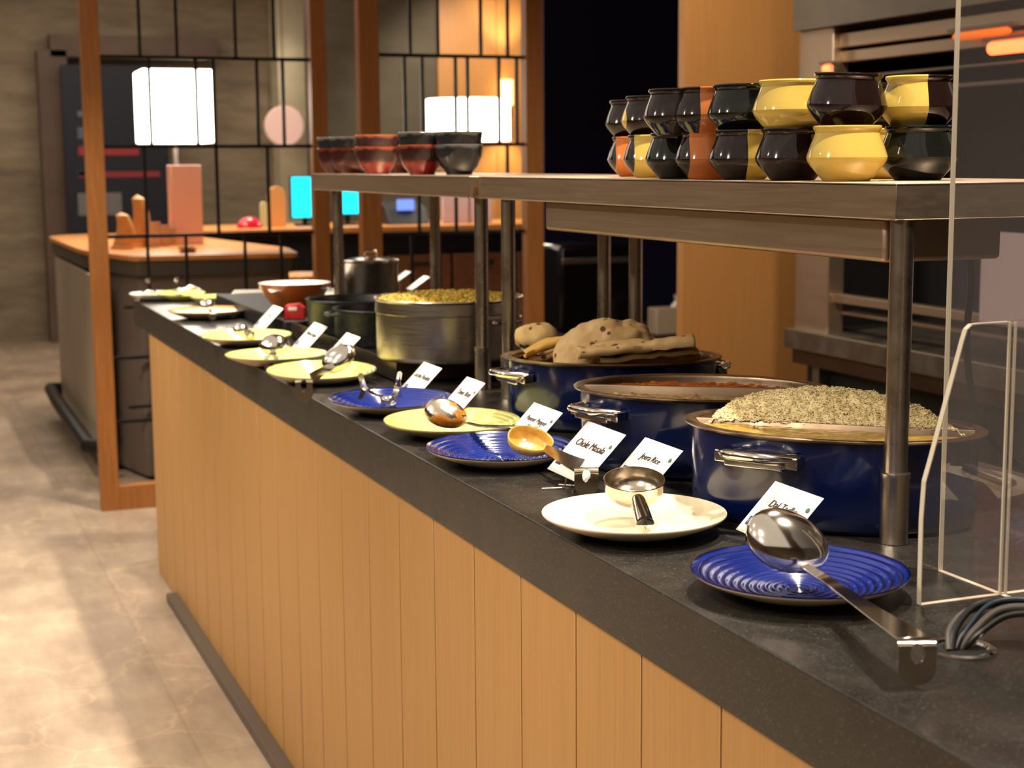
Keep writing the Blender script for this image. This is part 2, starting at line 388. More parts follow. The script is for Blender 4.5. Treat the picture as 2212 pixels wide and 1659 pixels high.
for key, px, py, top, rings, tilt, label, Rr in (
    ('p1', 1727, 1228, M_blueglaze, True, (0, 0), 'ringed cobalt blue plate nearest the camera holding a large oval spoon', .12),
    ('p2', 1369.5, 1105, M_beige, False, (0, 0), 'plain ivory plate carrying the round deep steel ladle', .119),
    ('p3', 1083, 962, M_blueglaze, True, (R(1), 0), 'ringed blue plate between the ivory plate and a yellow one, food stained ladle on it', .12),
    ('p4', 976, 905, M_yelglaze, True, (R(1), 0), 'pale yellow plate with an orange stained ladle bowl, between two blue plates', .12),
    ('p5', 845, 858, M_blueglaze, True, (R(1), 0), 'ringed blue plate holding the steel tongs', .12),
    ('p6', 694.5, 797, M_yelglaze, True, (R(2.2), 0), 'yellow plate with tilted spoon, in front of the steel stockpot', .12),
    ('p7', 596, 763, M_yelglaze, True, (0, 0), 'yellow plate holding an upturned perforated ladle', .12),
    ('p8', 531.5, 722, M_yelglaze, True, (R(1), 0), 'far yellow plate with a small crumpled steel ladle', .12),
    ('p9', 448.5, 668, M_rimmed, False, (0, 0), 'white plate with a brown rim near the far end of counter', .122)):
    plates[key], _ = add_plate(px, py, top, rings, label, tilt=tilt, Rr=Rr)

# ------------------------------------------------------------------ utensils
def bowl_shell(L, Wd, D, n=28, m=10, pw=.55):
    # half-ellipsoid bowl opening +z, rim at z=0, long axis x
    m_ = MB()
    def fn(u, v):
        a = 2*math.pi*u; r = math.sin(v*math.pi/2)
        x = L/2*r*math.cos(a); y = Wd/2*r*math.sin(a)*(1-.10*math.cos(a)); z = -D*(math.cos(v*math.pi/2))**pw
        return (x, y, z)
    m_.grid(fn, n, m, wrap=True); return m_
def frame_mx(o, xdir, zdir):
    x = Vector(xdir).normalized(); z = Vector(zdir); z = (z-x*z.dot(x)).normalized(); y = z.cross(x)
    return Matrix(((x.x, y.x, z.x, o[0]), (x.y, y.y, z.y, o[1]), (x.z, y.z, z.z, o[2]), (0, 0, 0, 1)))
def strip(pts, widths, side, th=.002):
    # flat bar swept through pts; side = world direction of its width
    m_ = MB(); n = len(pts); pts = [Vector(p) for p in pts]; vs = []
    sd = Vector(side).normalized()
    for i, p in enumerate(pts):
        t = (pts[min(i+1, n-1)]-pts[max(i-1, 0)]).normalized(); s_ = (sd-t*sd.dot(t)).normalized(); nn = t.cross(s_)
        for a_, b_ in ((-1, -1), (1, -1), (1, 1), (-1, 1)): vs.append(p + s_*(widths[i]/2*a_) + nn*(th/2*b_))
    fs = [(i*4+k, i*4+(k+1) % 4, (i+1)*4+(k+1) % 4, (i+1)*4+k) for i in range(n-1) for k in range(4)] + [(3, 2, 1, 0), tuple((n-1)*4+k for k in range(4))]
    return m_.add(vs, fs)
def hook_tab(top, fwd, side, drop, wd=.032, slot=(.010, .022), back=.012, th=.0016, down=(0, 0, -1)):
    # hanging tab: runs `back` along fwd, bends down with radius, hangs `drop`; slot cut through
    top = Vector(top); f = Vector(fwd).normalized(); s_ = Vector(side).normalized(); dn = Vector(down).normalized(); rad = .006
    arc = rad*math.pi/2; Ltot = back+arc+drop
    def at_(s, w_):
        if s < back: p = top + f*s; nn = -dn
        elif s < back+arc:
            a = (s-back)/rad; p = top + f*back + dn*rad + f*(rad*math.sin(a)) - dn*(rad*math.cos(a)); nn = f*math.sin(a)-dn*math.cos(a)
        else: p = top + f*(back+rad) + dn*(rad+s-back-arc); nn = f
        return p + s_*w_, nn
    n = 48; outer = []; inner = []
    cs = back+arc+drop*.12
    for k in range(n):
        a = 2*math.pi*k/n; c, s = math.cos(a), math.sin(a)
        # outer: rectangle-ish start, round end
        t = 1/max(abs(c)/(.5*Ltot), abs(s)/(.5*wd)); px, py = Ltot/2+c*t, s*t
        if c > 0:
            over = px-(Ltot-wd/2)
            if over > 0:
                ang = math.atan2(py, over); px = Ltot-wd/2+math.cos(ang)*wd/2; py = math.sin(ang)*wd/2
        outer.append((px, py)); inner.append((cs+c*slot[1]/2 + (slot[1]*.1*c), s*slot[0]/2))
    m_ = MB(); rings = 6; vs = []
    for sgn in (1, -1):
        for q in range(rings+1):
            for k in range(n):
                px = outer[k][0]*(1-q/rings)+inner[k][0]*q/rings; py = outer[k][1]*(1-q/rings)+inner[k][1]*q/rings
                p, nn = at_(px, py); vs.append(p+nn*(th/2*sgn))
    fs = []; B = (rings+1)*n
    for q in range(rings):
        for k in range(n):
            k2 = (k+1) % n; fs.append((q*n+k, q*n+k2, (q+1)*n+k2, (q+1)*n+k)); fs.append((B+q*n+k, B+(q+1)*n+k, B+(q+1)*n+k2, B+q*n+k2))
    for k in range(n):
        k2 = (k+1) % n; fs.append((k, B+k, B+k2, k2)); fs.append((rings*n+k, rings*n+k2, B+rings*n+k2, B+rings*n+k))
    return m_.add(vs, fs)
VR = Vector((math.cos(YAW), -math.sin(YAW), 0)); VF = Vector((math.sin(YAW), math.cos(YAW), 0)); UP = Vector((0, 0, 1))
UG = 'steel serving utensils on the plates'
def food_coat(name, col, c2, thr=.5, sc_=60):
    k = N(name); v = k.coord(); f = k.noise(v, sc_, 4); g = k.noise(v, 14, 4, .7)
    k.l(k.ramp(f, [(.35, col), (.65, c2)]), k.b.inputs['Base Color'])
    mt = k.ramp(g, [(thr, (0, 0, 0, 1)), (thr+.02, (1, 1, 1, 1))]); k.l(mt, k.b.inputs['Metallic'])
    c = k.n('ShaderNodeMixRGB'); k.l(mt, c.inputs[0]); k.l(k.ramp(f, [(.35, col), (.65, c2)]), c.inputs[1]); c.inputs[2].default_value = s2l((214, 200, 180))
    k.l(c.outputs[0], k.b.inputs['Base Color']); k.b.inputs['Roughness'].default_value = .22; k.bump(f, .5, .002); return k.m
M_cup = simple('ladle_steel', (206, 192, 172), .2, 1)
M_food_or = food_coat('orange_gravy_on_steel', (190, 110, 24), (224, 150, 52), .52)
M_food_ye = food_coat('yellow_gravy_on_steel', (196, 150, 60), (216, 172, 88), .62)
def ladle(label, c, xdir, zdir, L, Wd, D, pts, widths, side, hook=None, bowlmat=M_chrome, group=UG, name='serving_spoon', cat='spoon', pw=.55):
    t = thing(name, label, cat, tuple(c), 0, group)
    b = bowl_shell(L, Wd, D, pw=pw).obj('spoon_bowl', bowlmat, t, solid=.0016, ang=80, weld=True); b.matrix_local = frame_mx((0, 0, 0), xdir, zdir)
    h = strip([Vector(p)-Vector(c) for p in pts], widths, side).obj('handle', M_chrome, t, bevel=.0005)
    if hook:
        hk = hook_tab(Vector(hook['top'])-Vector(c), hook['fwd'], hook['side'], hook['drop'], hook.get('wd', .032), hook.get('slot', (.010, .02)), hook.get('back', .01), down=hook.get('down', (0, 0, -1)))
        hk.obj('hook', M_cup, t, ang=50)
    return t
def lerp_pts(ctrl, n=14):
    # smooth catmull through control points
    P = [Vector(p) for p in ctrl]; P = [P[0]*2-P[1]] + P + [P[-1]*2-P[-2]]; out = []
    for i in range(1, len(P)-2):
        for k in range(n):
            t = k/n; a, b_, c_, d_ = P[i-1], P[i], P[i+1], P[i+2]
            out.append(.5*((2*b_)+(c_-a)*t+(2*a-5*b_+4*c_-d_)*t*t+(3*b_-a-3*c_+d_)*t**3))
    out.append(P[-2]); return out
def wd(n, a, b, c=None): return [a+(b-a)*i/(n-1) for i in range(n)]

# near spoon: upturned oval bowl, handle running to the lower right
c = onz(1699, 1172, .978)
e1 = onz(1748, 1232, .962); e2 = onz(1800, 1268, .954); e3 = onz(1974, 1379, .9655)
hd = (e3-e2); hd.z = 0; hd.normalize()
hs = Vector((hd.y, -hd.x, 0))
e1 = onz(1738, 1222, .966); pts = lerp_pts([e1, onz(1800, 1262, .956), onz(1880, 1318, .961), e3]); n = len(pts)
long_dir = (onz(1770, 1210, .967)-onz(1630, 1140, .98)); long_dir = Vector((long_dir.x, long_dir.y, -.02))
hookside = VR*.92 + VF*.1
ladle('large oval steel serving spoon lying face down on the nearest blue plate', c, VR*.95-UP*.36-VF*.1, -(UP*.70 - VF*.71 - VR*.1), .094, .072, .024,
      pts, [.012+.021*(i/(n-1))**1.6 for i in range(n)], (VR+VF*.15), dict(top=onz(1975, 1381, .964), fwd=-VF+VR*.06, side=VR, drop=.034, wd=.0345, slot=(.013, .016), back=.004), pw=.8)
# deep round ladle on the ivory plate with a hollow tube handle
c = onz(1370, 1043, .978)
t = thing('steel_ladle', 'round deep steel ladle with hollow tube handle on the ivory plate', 'ladle', tuple(c), 0, UG)
cup = [(0, -.027), (.014, -.0268), (.022, -.024), (.028, -.019), (.0315, -.013), (.0328, -.006), (.0334, .003), (.0340, .0052), (.0336, .006), (.0326, .0058), (.0320, .003), (.0314, -.006), (.030, -.012), (.0268, -.0172), (.021, -.022), (.013, -.0245), (0, -.025)]
mx = frame_mx((0, 0, 0), VR, UP*.97 - VF*.22 - VR*.02)
o = MB().lathe([(r_*1.19, z_) for r_, z_ in cup], 64).obj('ladle_cup', M_cup, t, ang=60, weld=True); o.matrix_local = mx
p0 = onz(1378, 1080, .970) - c; p1 = onz(1394, 1134, .955) - c; ax = (p1-p0).normalized()
m = MB().tube([p0, p0+(p1-p0)*.15, p1-ax*.006, p1-ax*.001, p1, p1, p1-ax*.004], [.0085, .0105, .0114, .0114, .0095, .003, .003], 28, caps=True)
m.obj('tube_handle', M_chrome, t, ang=40)
# ladle A: orange stained, on yellow plate p4, handle to the right, hook over the blue plate
c = onz(962, 897, .972); h0 = onz(1008, 913, .962); h1 = onz(1126, 922, .972)
pts = lerp_pts([h0, onz(1040, 920, .963), onz(1090, 921.5, .969), h1]); n = len(pts)
ladle('food stained oval spoon on the yellow plate, its hooked handle reaching over the blue plate', c, VR*.93-UP*.3, -(UP*.74-VF*.66), .072, .052, .022, pts, wd(n, .010, .018), VF,
      dict(top=onz(1150, 923, .974), fwd=-VF, side=VR, drop=.030, wd=.031, slot=(.011, .014), back=.004), M_food_or)
# ladle B: on blue plate p3, handle toward lower right, hook beside the chole card
c = onz(1147, 946, .966); h0 = onz(1178, 968, .957); h1 = onz(1256, 1008, .962)
pts = lerp_pts([h0, onz(1200, 980, .958), onz(1232, 997, .960), h1]); n = len(pts)
ladle('yellow stained ladle on the blue plate, hook reaching in front of a name card', c, VR*.95-UP*.2, UP*.86-VF*.5, .072, .056, .024, pts, wd(n, .012, .024), VF+UP*.4,
      dict(top=onz(1266, 1010, .962), fwd=-VF, side=VR, drop=.034, wd=.0345, slot=(.012, .016), back=.004), M_food_ye)
# tongs on blue plate p5
c = onz(838, 850, .945)
t = thing('serving_tongs', 'steel tongs with two upright pointed tips resting on the blue plate', 'tongs', tuple(c), 0, UG)
for px, top, bot in ((777, 806, 862), (864, 802, 860)):
    tip = ony(px, top, onz(px, bot, .944).y) - c; base = onz(px, bot, .944) - c
    bend = ony(px+(10 if px < 800 else -6), (top+bot)/2+4, onz(px, bot, .944).y) - c
    st = (onz(826 if px < 800 else 850, 857, .952) - c)
    m = strip(lerp_pts([st, (st+bend)*.5+Vector((0, 0, -.003)), bend, bend*.5+tip*.5, tip], 6), wd(25, .011, .0105)[:-1]+[.001], VR+VF*.5, .0018)
    m.obj('tong_arm', M_chrome, t, bevel=.0004)
    MB().add([base-VR*.004, base+VR*.005, bend+VR*.007, tip, bend-VR*.005], [(0, 1, 2, 4), (4, 2, 3)]).obj('tong_tip', M_chrome, t, solid=.0015, smooth=False)
u0 = onz(824, 852, .952)-c; u1 = onz(854, 852, .952)-c
dwn = Vector((0, 0, -.027)); fw = -VF*.012
ring = [u0, u0+fw, (u0+u1)*.5+fw*1.6, u1+fw, u1]
m = MB(); vs = []; P = lerp_pts(ring, 6)
for p_ in P: vs += [p_, p_+dwn]
m.add(vs, [(2*i, 2*i+1, 2*i+3, 2*i+2) for i in range(len(P)-1)])
m.obj('spring_bend', M_chrome, t, solid=.0016)
# ladle on p6 with tab hanging over the counter edge
c = onz(733, 776, .97); h0 = onz(706, 797, .958); h1 = onz(672, 817, .958)
pts = lerp_pts([onz(722, 789, .96), h0, h1]); n = len(pts)
ladle('oval steel spoon face down on yellow plate, slotted hook hanging past the worktop edge', c, VR*.8+UP*.5+VF*.1, -(UP*.62-VF*.72-VR*.25), .083, .060, .022, pts, wd(n, .012, .022), VF+UP*.3,
      dict(top=onz(658, 820, .957), fwd=-VF*.98-VR*.1, side=VR, drop=.040, wd=.035, slot=(.012, .024), back=.002), pw=.8)
# perforated ladle on p7
c = onz(593, 748, .968)
t_ = onz(588, 768, .952)
ladle('upturned domed ladle on the middle yellow plate, slotted hook pointing at the camera', c, VR, -(UP*.85-VF*.5), .070, .062, .026, lerp_pts([onz(594, 757, .955), t_]), wd(15, .010, .02), VR,
      dict(top=onz(587, 769, .952), fwd=-VF, side=VR, drop=.032, wd=.034, slot=(.012, .02), back=.003), pw=.8)
# small ladle on p8
c = onz(520, 714, .962)
ladle('small crumpled looking steel ladle on the far yellow plate', c, VR, -(UP*.8-VF*.5), .040, .034, .018, lerp_pts([onz(525, 716, .958), onz(541, 719, .958)]), wd(15, .008, .02), VF+UP,
      dict(top=onz(541, 716, .960), fwd=-VF, side=VR, drop=.020, wd=.026, slot=(.008, .01), back=.002), pw=.8)
c = onz(447, 661, .962)
ladle('bright steel ladle lying on the brown rimmed white plate', c, VR, -(UP*.8-VF*.5), .050, .042, .02, lerp_pts([onz(452, 668, .955), onz(458, 678, .950)]), wd(15, .008, .014), VR,
      dict(top=onz(460, 676, .951), fwd=-VF, side=VR, drop=.014, wd=.022, slot=(.006, .006), back=.002), pw=.8)
# far end plates
for px, py, Rr, top, lab, tl in ((338, 633, .095, M_white, 'white plate at the far end corner of the counter', 0), (391, 633, .085, M_yelglaze, 'pale yellow plate at the far end beside the white corner plate', R(3)), (462, 640, .080, M_yelglaze, 'shallow yellow plate behind the brown rimmed white plate', 0)):
    p = onz(px, py, .945); t = thing('small_plate', lab, 'plate', (p.x, p.y, .9203), 0)
    MB().lathe([(0, .004), (Rr*.55, .005), (Rr*.97, .024), (Rr, .026), (Rr, .023), (Rr*.6, .001), (Rr*.5, 0), (0, .0)], 48).obj('plate_body', top, t, ang=60)
    t.rotation_euler = (tl, 0, 0)
for px, py, lab in ((322, 628, 'upright steel ladle standing on the far white plate'), (384, 626, 'upright steel ladle standing on the far pale yellow plate')):
    p = onz(px, py, .950); t = thing('small_ladle', lab, 'ladle', (p.x, p.y, .932))
    bowl_shell(.05, .04, .018).obj('spoon_bowl', M_chrome, t, solid=.0015, ang=80).matrix_local = Matrix.Translation((0, 0, .018))
    strip([(0, .022, .018), (0, .03, .035), (0, .028, .055), (0, .012, .062), (0, .006, .050)], [.008, .010, .012, .012, .010], (1, 0, 0)).obj('handle', M_chrome, t)
t = thing('folded_napkin', 'white folded cloth heap on the far pale yellow plate', 'napkin', tuple(onz(410, 632, .947)))
def cl(u, v):
    x = (u-.5)*.075; y = (v-.5)*.06
    return (x, y, .012+.012*noise.noise(Vector((x*40, y*40, 3)))-.25*abs(x)-.15*abs(y)*.6+.008)
MB().grid(cl, 20, 16).obj('napkin_cloth', simple('white_cloth', (240, 236, 230), .8), t, solid=.004)

# ------------------------------------------------------------------ dish name cards
M_green = simple('green_mark', (60, 100, 60), .6); M_logo = simple('logo_navy', (36, 44, 104), .6); M_pink = simple('pale_swash', (206, 190, 180), .6)
def name_card(tl, lines, label, wy=.118, hgt=.082, mark=(60, 100, 60), logo=True, swash=False, ztop=None, tx=None, curl=.0, pull=1):
    zt = ztop or .985; p = onz(tl[0], tl[1], zt); p = C0+(p-C0)*pull; zt = p.z; wy *= pull; hgt *= pull
    lean = hgt*.70; dz = hgt*.71
    zb = zt-dz; y1 = p.y; y0 = p.y-wy; xt = p.x
    t = thing('dish_name_card', label, 'card', (xt-lean/2, (y0+y1)/2, .92), 0, 'white dish name cards behind the plates')
    # local frame: u along -Y (left far -> right near), v up the card
    U = Vector((0, -1, 0)); V = Vector((lean, 0, dz)).normalized(); Nn = U.cross(V)  # Nn faces customer
    O = Vector((xt-lean, y1, zb)) - Vector((xt-lean/2, (y0+y1)/2, .92))
    def P(u, v, off=0.0):
        cu = curl*(4*(u/wy-.5)**2)*v/hgt
        return O+U*u+V*v+Nn*(off+cu)
    m = MB(); m.grid(lambda a, b: P(a*wy, b*hgt), 13, 7); m.obj('card_sheet', M_card, t, solid=.0006)
    mx = Matrix(((U.x, V.x, Nn.x, 0), (U.y, V.y, Nn.y, 0), (U.z, V.z, Nn.z, 0), (0, 0, 0, 1)))
    for i, s_ in enumerate(lines):
        q = P(wy*.5, hgt*(.56-.2*i), .0012+curl*0)
        text_mesh('printed_name', s_, hgt*.19, M_ink, t, Matrix.Translation(q) @ mx, .25)
    if logo:
        q = P(.009, hgt*.14, .0012); m = MB(); a, b = .017, .013
        m.box(0, a, 0, b, 0, .0004); lo = m.obj('printed_logo', M_logo, t, smooth=False); lo.matrix_local = Matrix.Translation(q) @ mx
        m = MB(); cm_ = simple('logo_green', (150, 170, 190), .6)
        m.tube([(.003, .003, .0006), (.005, .0105, .0006)], .0007, 6); m.tube([(.008, .0025, .0006), (.0105, .0105, .0006)], .0007, 6); m.tube([(.002, .006, .0006), (.007, .0085, .0006), (.013, .0085, .0006)], .0006, 6)
        g = m.obj('logo_letter', cm_, lo)
    if mark:
        q = P(wy*.92, hgt*.72, .0012); m = MB().lathe([(0, .0), (.0035, 0), (.0035, .0003), (0, .0004)], 20)
        g = m.obj('round_mark', simple('mark_%d' % mark[0], mark, .6), t); g.matrix_local = Matrix.Translation(q) @ mx
    if swash:
        m = MB(); c_ = [(.018, 0), (.020, .02), (.014, .05), (.010, hgt)]
        vs = []; 
        for (a, b) in c_: vs += [P(a, b, .0008), P(a+.012, b, .0008)]
        m.add(vs, [(0, 1, 3, 2), (2, 3, 5, 4), (4, 5, 7, 6)]); m.obj('printed_swash', M_pink, t, smooth=False)
    # wire clip holder foot
    zf = .9203-.92
    m = MB(); b0 = P(wy*.5, 0, -.002)
    m.tube([P(wy*.5, hgt*.45, -.0022), P(wy*.5, .002, -.0022), Vector((b0.x-.002, b0.y, zf+.0015)), Vector((b0.x-.035, b0.y+.006, zf+.0015))], .0016, 8)
    m.tube([Vector((b0.x, b0.y-.025, zf+.0015)), Vector((b0.x+.03, b0.y, zf+.0015)), Vector((b0.x, b0.y+.025, zf+.0015))], .0016, 8)
    m.obj('wire_stand', M_tube, t)
    return t
name_card((1675, 1040), ['Dal Tadka'], 'white card reading Dal Tadka behind the nearest blue plate', .114, .082, swash=True, ztop=.982, pull=.95)
name_card((1394, 945), ['Jeera Rice'], 'white card reading Jeera Rice behind the round ladle', .122, .078, ztop=.982, pull=.98)
name_card((1270, 910), ['Chole Masala'], 'white card reading Chole Masala left of the Jeera Rice card', .136, .098, ztop=.996, pull=.975)
name_card((1154, 870), ['Paneer Pepper', 'Masala'], 'white card with a paneer dish name behind the blue plate with stained ladle', .124, .078, ztop=.982)
name_card((1009, 814), ['Tawa Roti'], 'narrow white card reading Tawa Roti behind the yellow plate', .098, .088, (150, 60, 60), ztop=.992)
name_card((916, 782), ['Laccha Paratha'], 'blank-looking white card with a faint paratha name behind the tongs plate', .114, .084, None, ztop=.985)
name_card((749, 718.5), ['Chicken Tava', 'Boti'], 'white card behind the oval spoon on the front yellow plate', .118, .088, (170, 60, 60), ztop=.995)
name_card((679, 696), ['Mutton Rogan'], 'white card standing by the black pots', .130, .088, (170, 60, 60), ztop=.994)
name_card((590, 659), ['Dal'], 'white card farthest up the counter beside the orange bowl', .124, .088, None, ztop=.995)

# ------------------------------------------------------------------ oval blue pots
M_enamel = simple('navy_enamel', (4, 18, 60), .2, coat=.6)
def oval_pot(label, lpx, rpx, py, zr, phi, a, b, handles, group='oval navy enamel chafing pots', divider=False):
    L = onz(lpx, py, zr); Rt = onz(rpx, py, zr); cen = (L+Rt)/2
    vd = (Rt-L); vd.z = 0; base_ang = math.atan2(vd.y, vd.x) + phi
    t = thing('oval_casserole', label, 'pot', (cen.x, cen.y, .9203), base_ang, group)
    h = zr-.9203
    # unit-circle profile scaled by a,b ; use r as fraction
    def ell(prof, seg=96, mis=None, mi=0):
        m_ = MB(); m_.lathe([(1, 0)], 3) if False else None
        vs = []
        for (r, z) in prof:
            for k in range(seg):
                an = 2*math.pi*k/seg; cx = (a+r)*math.cos(an) if (a+r) > 0 else 0; cy = (b+r)*math.sin(an) if (b+r) > 0 else 0
                vs.append((cx, cy, z))
        fs = [(i*seg+k, i*seg+(k+1) % seg, (i+1)*seg+(k+1) % seg, (i+1)*seg+k) for i in range(len(prof)-1) for k in range(seg)]
        m_.add(vs, fs, mi); return m_
    m = ell([(-.03, 0), (-.016, .001), (-.009, .008), (-.007, .03), (-.006, h-.012), (-.006, h-.003)])
    m.f.append(tuple(range(95, -1, -1))); m.mi.append(0)
    m.obj('body', M_enamel, t, ang=50)
    m = ell([(-.006, h-.006), (.0, h-.0045), (.004, h-.002), (.005, h), (.003, h+.0015), (-.006, h+.001), (-.012, h), (-.0135, h-.004), (-.015, h-.045), (-.022, h-.052)])
    m.f.append(tuple(9*96+k for k in range(96))); m.mi.append(0)
    m.obj('steel_insert', M_pan, t, ang=50)
    if divider:
        # curved double-walled rib between two half pans
        P_ = [(-a*.93, -.012), (-a*.6, -.004), (0, .0), (a*.6, .012), (a*.93, .022)]
        P_ = lerp_pts([(x, y_, 0) for x, y_ in P_], 8); m = MB()
        prof = [(-.007, -.044), (-.0055, -.002), (-.004, 0), (.004, 0), (.0055, -.002), (.007, -.044)]
        m.grid(lambda u, v: (P_[min(int(round(v*32)), 32)].x, P_[min(int(round(v*32)), 32)].y+prof[int(round(u*5))][0], h+.0005+prof[int(round(u*5))][1]), 6, 33)
        m.obj('divider', M_pan, t, ang=50)
    for (ang_, sp) in handles:
        # chrome loop handle with mounting bracket at ellipse angle ang_
        hp = []; 
        n_ = 22; ca = R(ang_)
        nx, ny = math.cos(ca)/a, math.sin(ca)/b; ln = math.hypot(nx, ny); nx /= ln; ny /= ln
        tx_, ty_ = -ny, nx; px_, py_ = (a-.004)*math.cos(ca), (b-.004)*math.sin(ca)
        for i in range(n_+1):
            q = -1+2*i/n_; out = .036*(1-abs(q)**3.2); hp.append((px_+tx_*sp*q*.5+nx*(out+.002-(.003*q*q)), py_+ty_*sp*q*.5+ny*(out+.002-.003*q*q), h-.026+.004*(1-q*q)))
        hd_ = MB().tube(hp, .0088, 16, flat=.75).obj('handle', M_chrome, t)
        m = MB()
        for q in (-1, 1):
            bx, by = px_+tx_*sp*.5*q*.96, py_+ty_*sp*.5*q*.96
            mxx = Matrix.Translation((bx+nx*.004, by+ny*.004, h-.031)) @ Matrix(((nx, tx_, 0, 0), (ny, ty_, 0, 0), (0, 0, 1, 0), (0, 0, 0, 1)))
            m.box(-.012, .008, -.012, .012, -.008, .008, mx=mxx)
        mxx = Matrix.Translation((px_+nx*.006, py_+ny*.006, h-.036)) @ Matrix(((nx, tx_, 0, 0), (ny, ty_, 0, 0), (0, 0, 1, 0), (0, 0, 0, 1)))
        m.box(-.012, .012, -sp*.42, sp*.42, -.006, .004, mx=mxx)
        m.obj('bracket', M_chrome, hd_, bevel=.002)
    return t, cen, base_ang, h
PA = 1.045
tA, cA, aA, hA = oval_pot('nearest oval navy pot holding cumin rice and yellow dal', 1480, 2115, 916, PA, R(-22), .197, .128, ((250, .10), (70, .10)), divider=True)
tB, cB, aB, hB = oval_pot('middle oval navy pot with divided curry insert', 1237, 1796, 836, PA, R(-12), .197, .142, ((222, .09), (42, .09)), divider=True)
tC, cC, aC, hC = oval_pot('farthest oval navy pot heaped with flatbreads', 1085, 1558, 768, PA, R(-4), .195, .136, ((208, .085), (28, .085)))

def in_pot(cen, ang, x, y, z):
    return (cen.x+x*math.cos(ang)-y*math.sin(ang), cen.y+x*math.sin(ang)+y*math.cos(ang), z)
def ell_h(x, y, a, b): return 1-(x/a)**2-(y/b)**2
# liquids
def liquid(name, label, cen, ang, a, b, y0, y1, z, mat, cat='food', amp=.0015, seed=0, x0=-1, x1=1):
    t = thing(name, label, cat, (cen.x, cen.y, z), ang)
    m = MB(); nx_, ny_ = 70, 30
    def fn(u, v):
        x = (x0+(x1-x0)*u)*a; lim = b*math.sqrt(max(0, 1-(x/a)**2)); lo = max(y0, -lim); hi = min(y1, lim)
        if hi < lo: lo = hi = (lo+hi)/2
        y_ = lo+(hi-lo)*v
        return (x, y_, amp*noise.noise(Vector((x*70+seed, y_*70, seed))) + amp*.8*noise.noise(Vector((x*200, y_*200, seed))))
    m.grid(fn, nx_, ny_); m.obj('surface', mat, t, ang=70); return t
M_dal = varied('yellow_dal', [(.3, (150, 112, 34)), (.6, (176, 138, 52)), (.72, (196, 178, 100))], (1, 1, 1), 60, .15, bump=.2)
M_curry = varied('brown_curry', [(.3, (110, 46, 14)), (.55, (170, 84, 28)), (.7, (214, 128, 54))], (1, 1, 1), 45, .2, bump=.5, dist=.004)
M_curry2 = varied('chickpea_curry', [(.3, (110, 78, 40)), (.55, (168, 132, 84)), (.7, (92, 96, 44))], (1, 1, 1), 70, .4, bump=.7, dist=.004)
liquid('dal', 'yellow lentil dal filling the front half of the nearest pot', cA, aA, .180, .111, -.111, -.004, PA-.0065, M_dal, seed=3, amp=.001)
liquid('curry', 'reddish brown curry in the rear half of the middle pot', cB, aB, .180, .124, .012, .124, PA-.010, M_curry, seed=5, amp=.004)
liquid('chickpea_curry', 'lumpy curry with green bits in the front half of the middle pot', cB, aB, .180, .124, -.124, -.006, PA-.013, M_curry2, seed=9, amp=.005)
# rice: heaped grains
def rice(label, cen, ang, hfun, xr, yr, n, M1, base_z, glen=.0023, name='cumin_rice', extra=None, efrac=.03):
    t = thing(name, label, 'food', (cen.x, cen.y, base_z), ang)
    m = MB()
    def hh(x, y): 
        return hfun(x, y) + .004*noise.noise(Vector((x*90, y*90, 1))) + .003*noise.noise(Vector((x*220, y*220, 2)))
    m.grid(lambda u, v: (xr[0]+(xr[1]-xr[0])*u, yr[0]+(yr[1]-yr[0])*v, hh(xr[0]+(xr[1]-xr[0])*u, yr[0]+(yr[1]-yr[0])*v)), 90, 60)
    keep = [(f, q) for f, q in zip(m.f, m.mi) if min(m.v[i_][2] for i_ in f) > -.012]; m.f = [f for f, q in keep]; m.mi = [q for f, q in keep]
    rnd = random.Random(4)
    for i in range(n):
        x = rnd.uniform(*xr); y_ = rnd.uniform(*yr); z = hh(x, y_)
        if z < -.012: continue
        a_ = rnd.uniform(0, 6.3); e_ = rnd.uniform(-.7, .7); L_ = glen*rnd.uniform(.7, 1.2); w_ = glen*.33
        d = Vector((math.cos(a_)*math.cos(e_), math.sin(a_)*math.cos(e_), math.sin(e_))); s_ = d.cross(UP).normalized(); q = s_.cross(d)
        c_ = Vector((x, y_, z+.001)); vs = [c_-d*L_] + [c_+s_*w_*math.cos(k*1.571)+q*w_*math.sin(k*1.571) for k in range(4)] + [c_+d*L_]
        m.add(vs, [(0, 1, 2), (0, 2, 3), (0, 3, 4), (0, 4, 1), (5, 2, 1), (5, 3, 2), (5, 4, 3), (5, 1, 4)], 1 if rnd.random() < efrac and extra else 0)
    o = m.obj('grains', [M1, extra or M1], t, ang=60); o['kind'] = 'stuff'; return t
M_rice = varied('steamed_rice', [(.3, (220, 200, 144)), (.7, (236, 220, 172))], (1, 1, 1), 80, .55)
M_cumin = simple('cumin_seed', (86, 58, 26), .6)
def hA_(x, y):
    e = ell_h(x, y, .178, .109)
    if y < -.004+.088*x: return -.05
    m_ = .036*max(0, 1-((x+.02)/.165)**2)**.7 * min(1, max(0, (y-.002-.088*x)/.035)) * min(1, max(0, e)*3.2) + .0135*min(1, max(0, e)*6)
    return m_ if e > 0 else -.05
rice('heap of pale cumin rice in the rear half of the nearest pot', cA, aA, hA_, (-.178, .178), (-.02, .109), 13000, M_rice, PA-.014, extra=M_cumin)

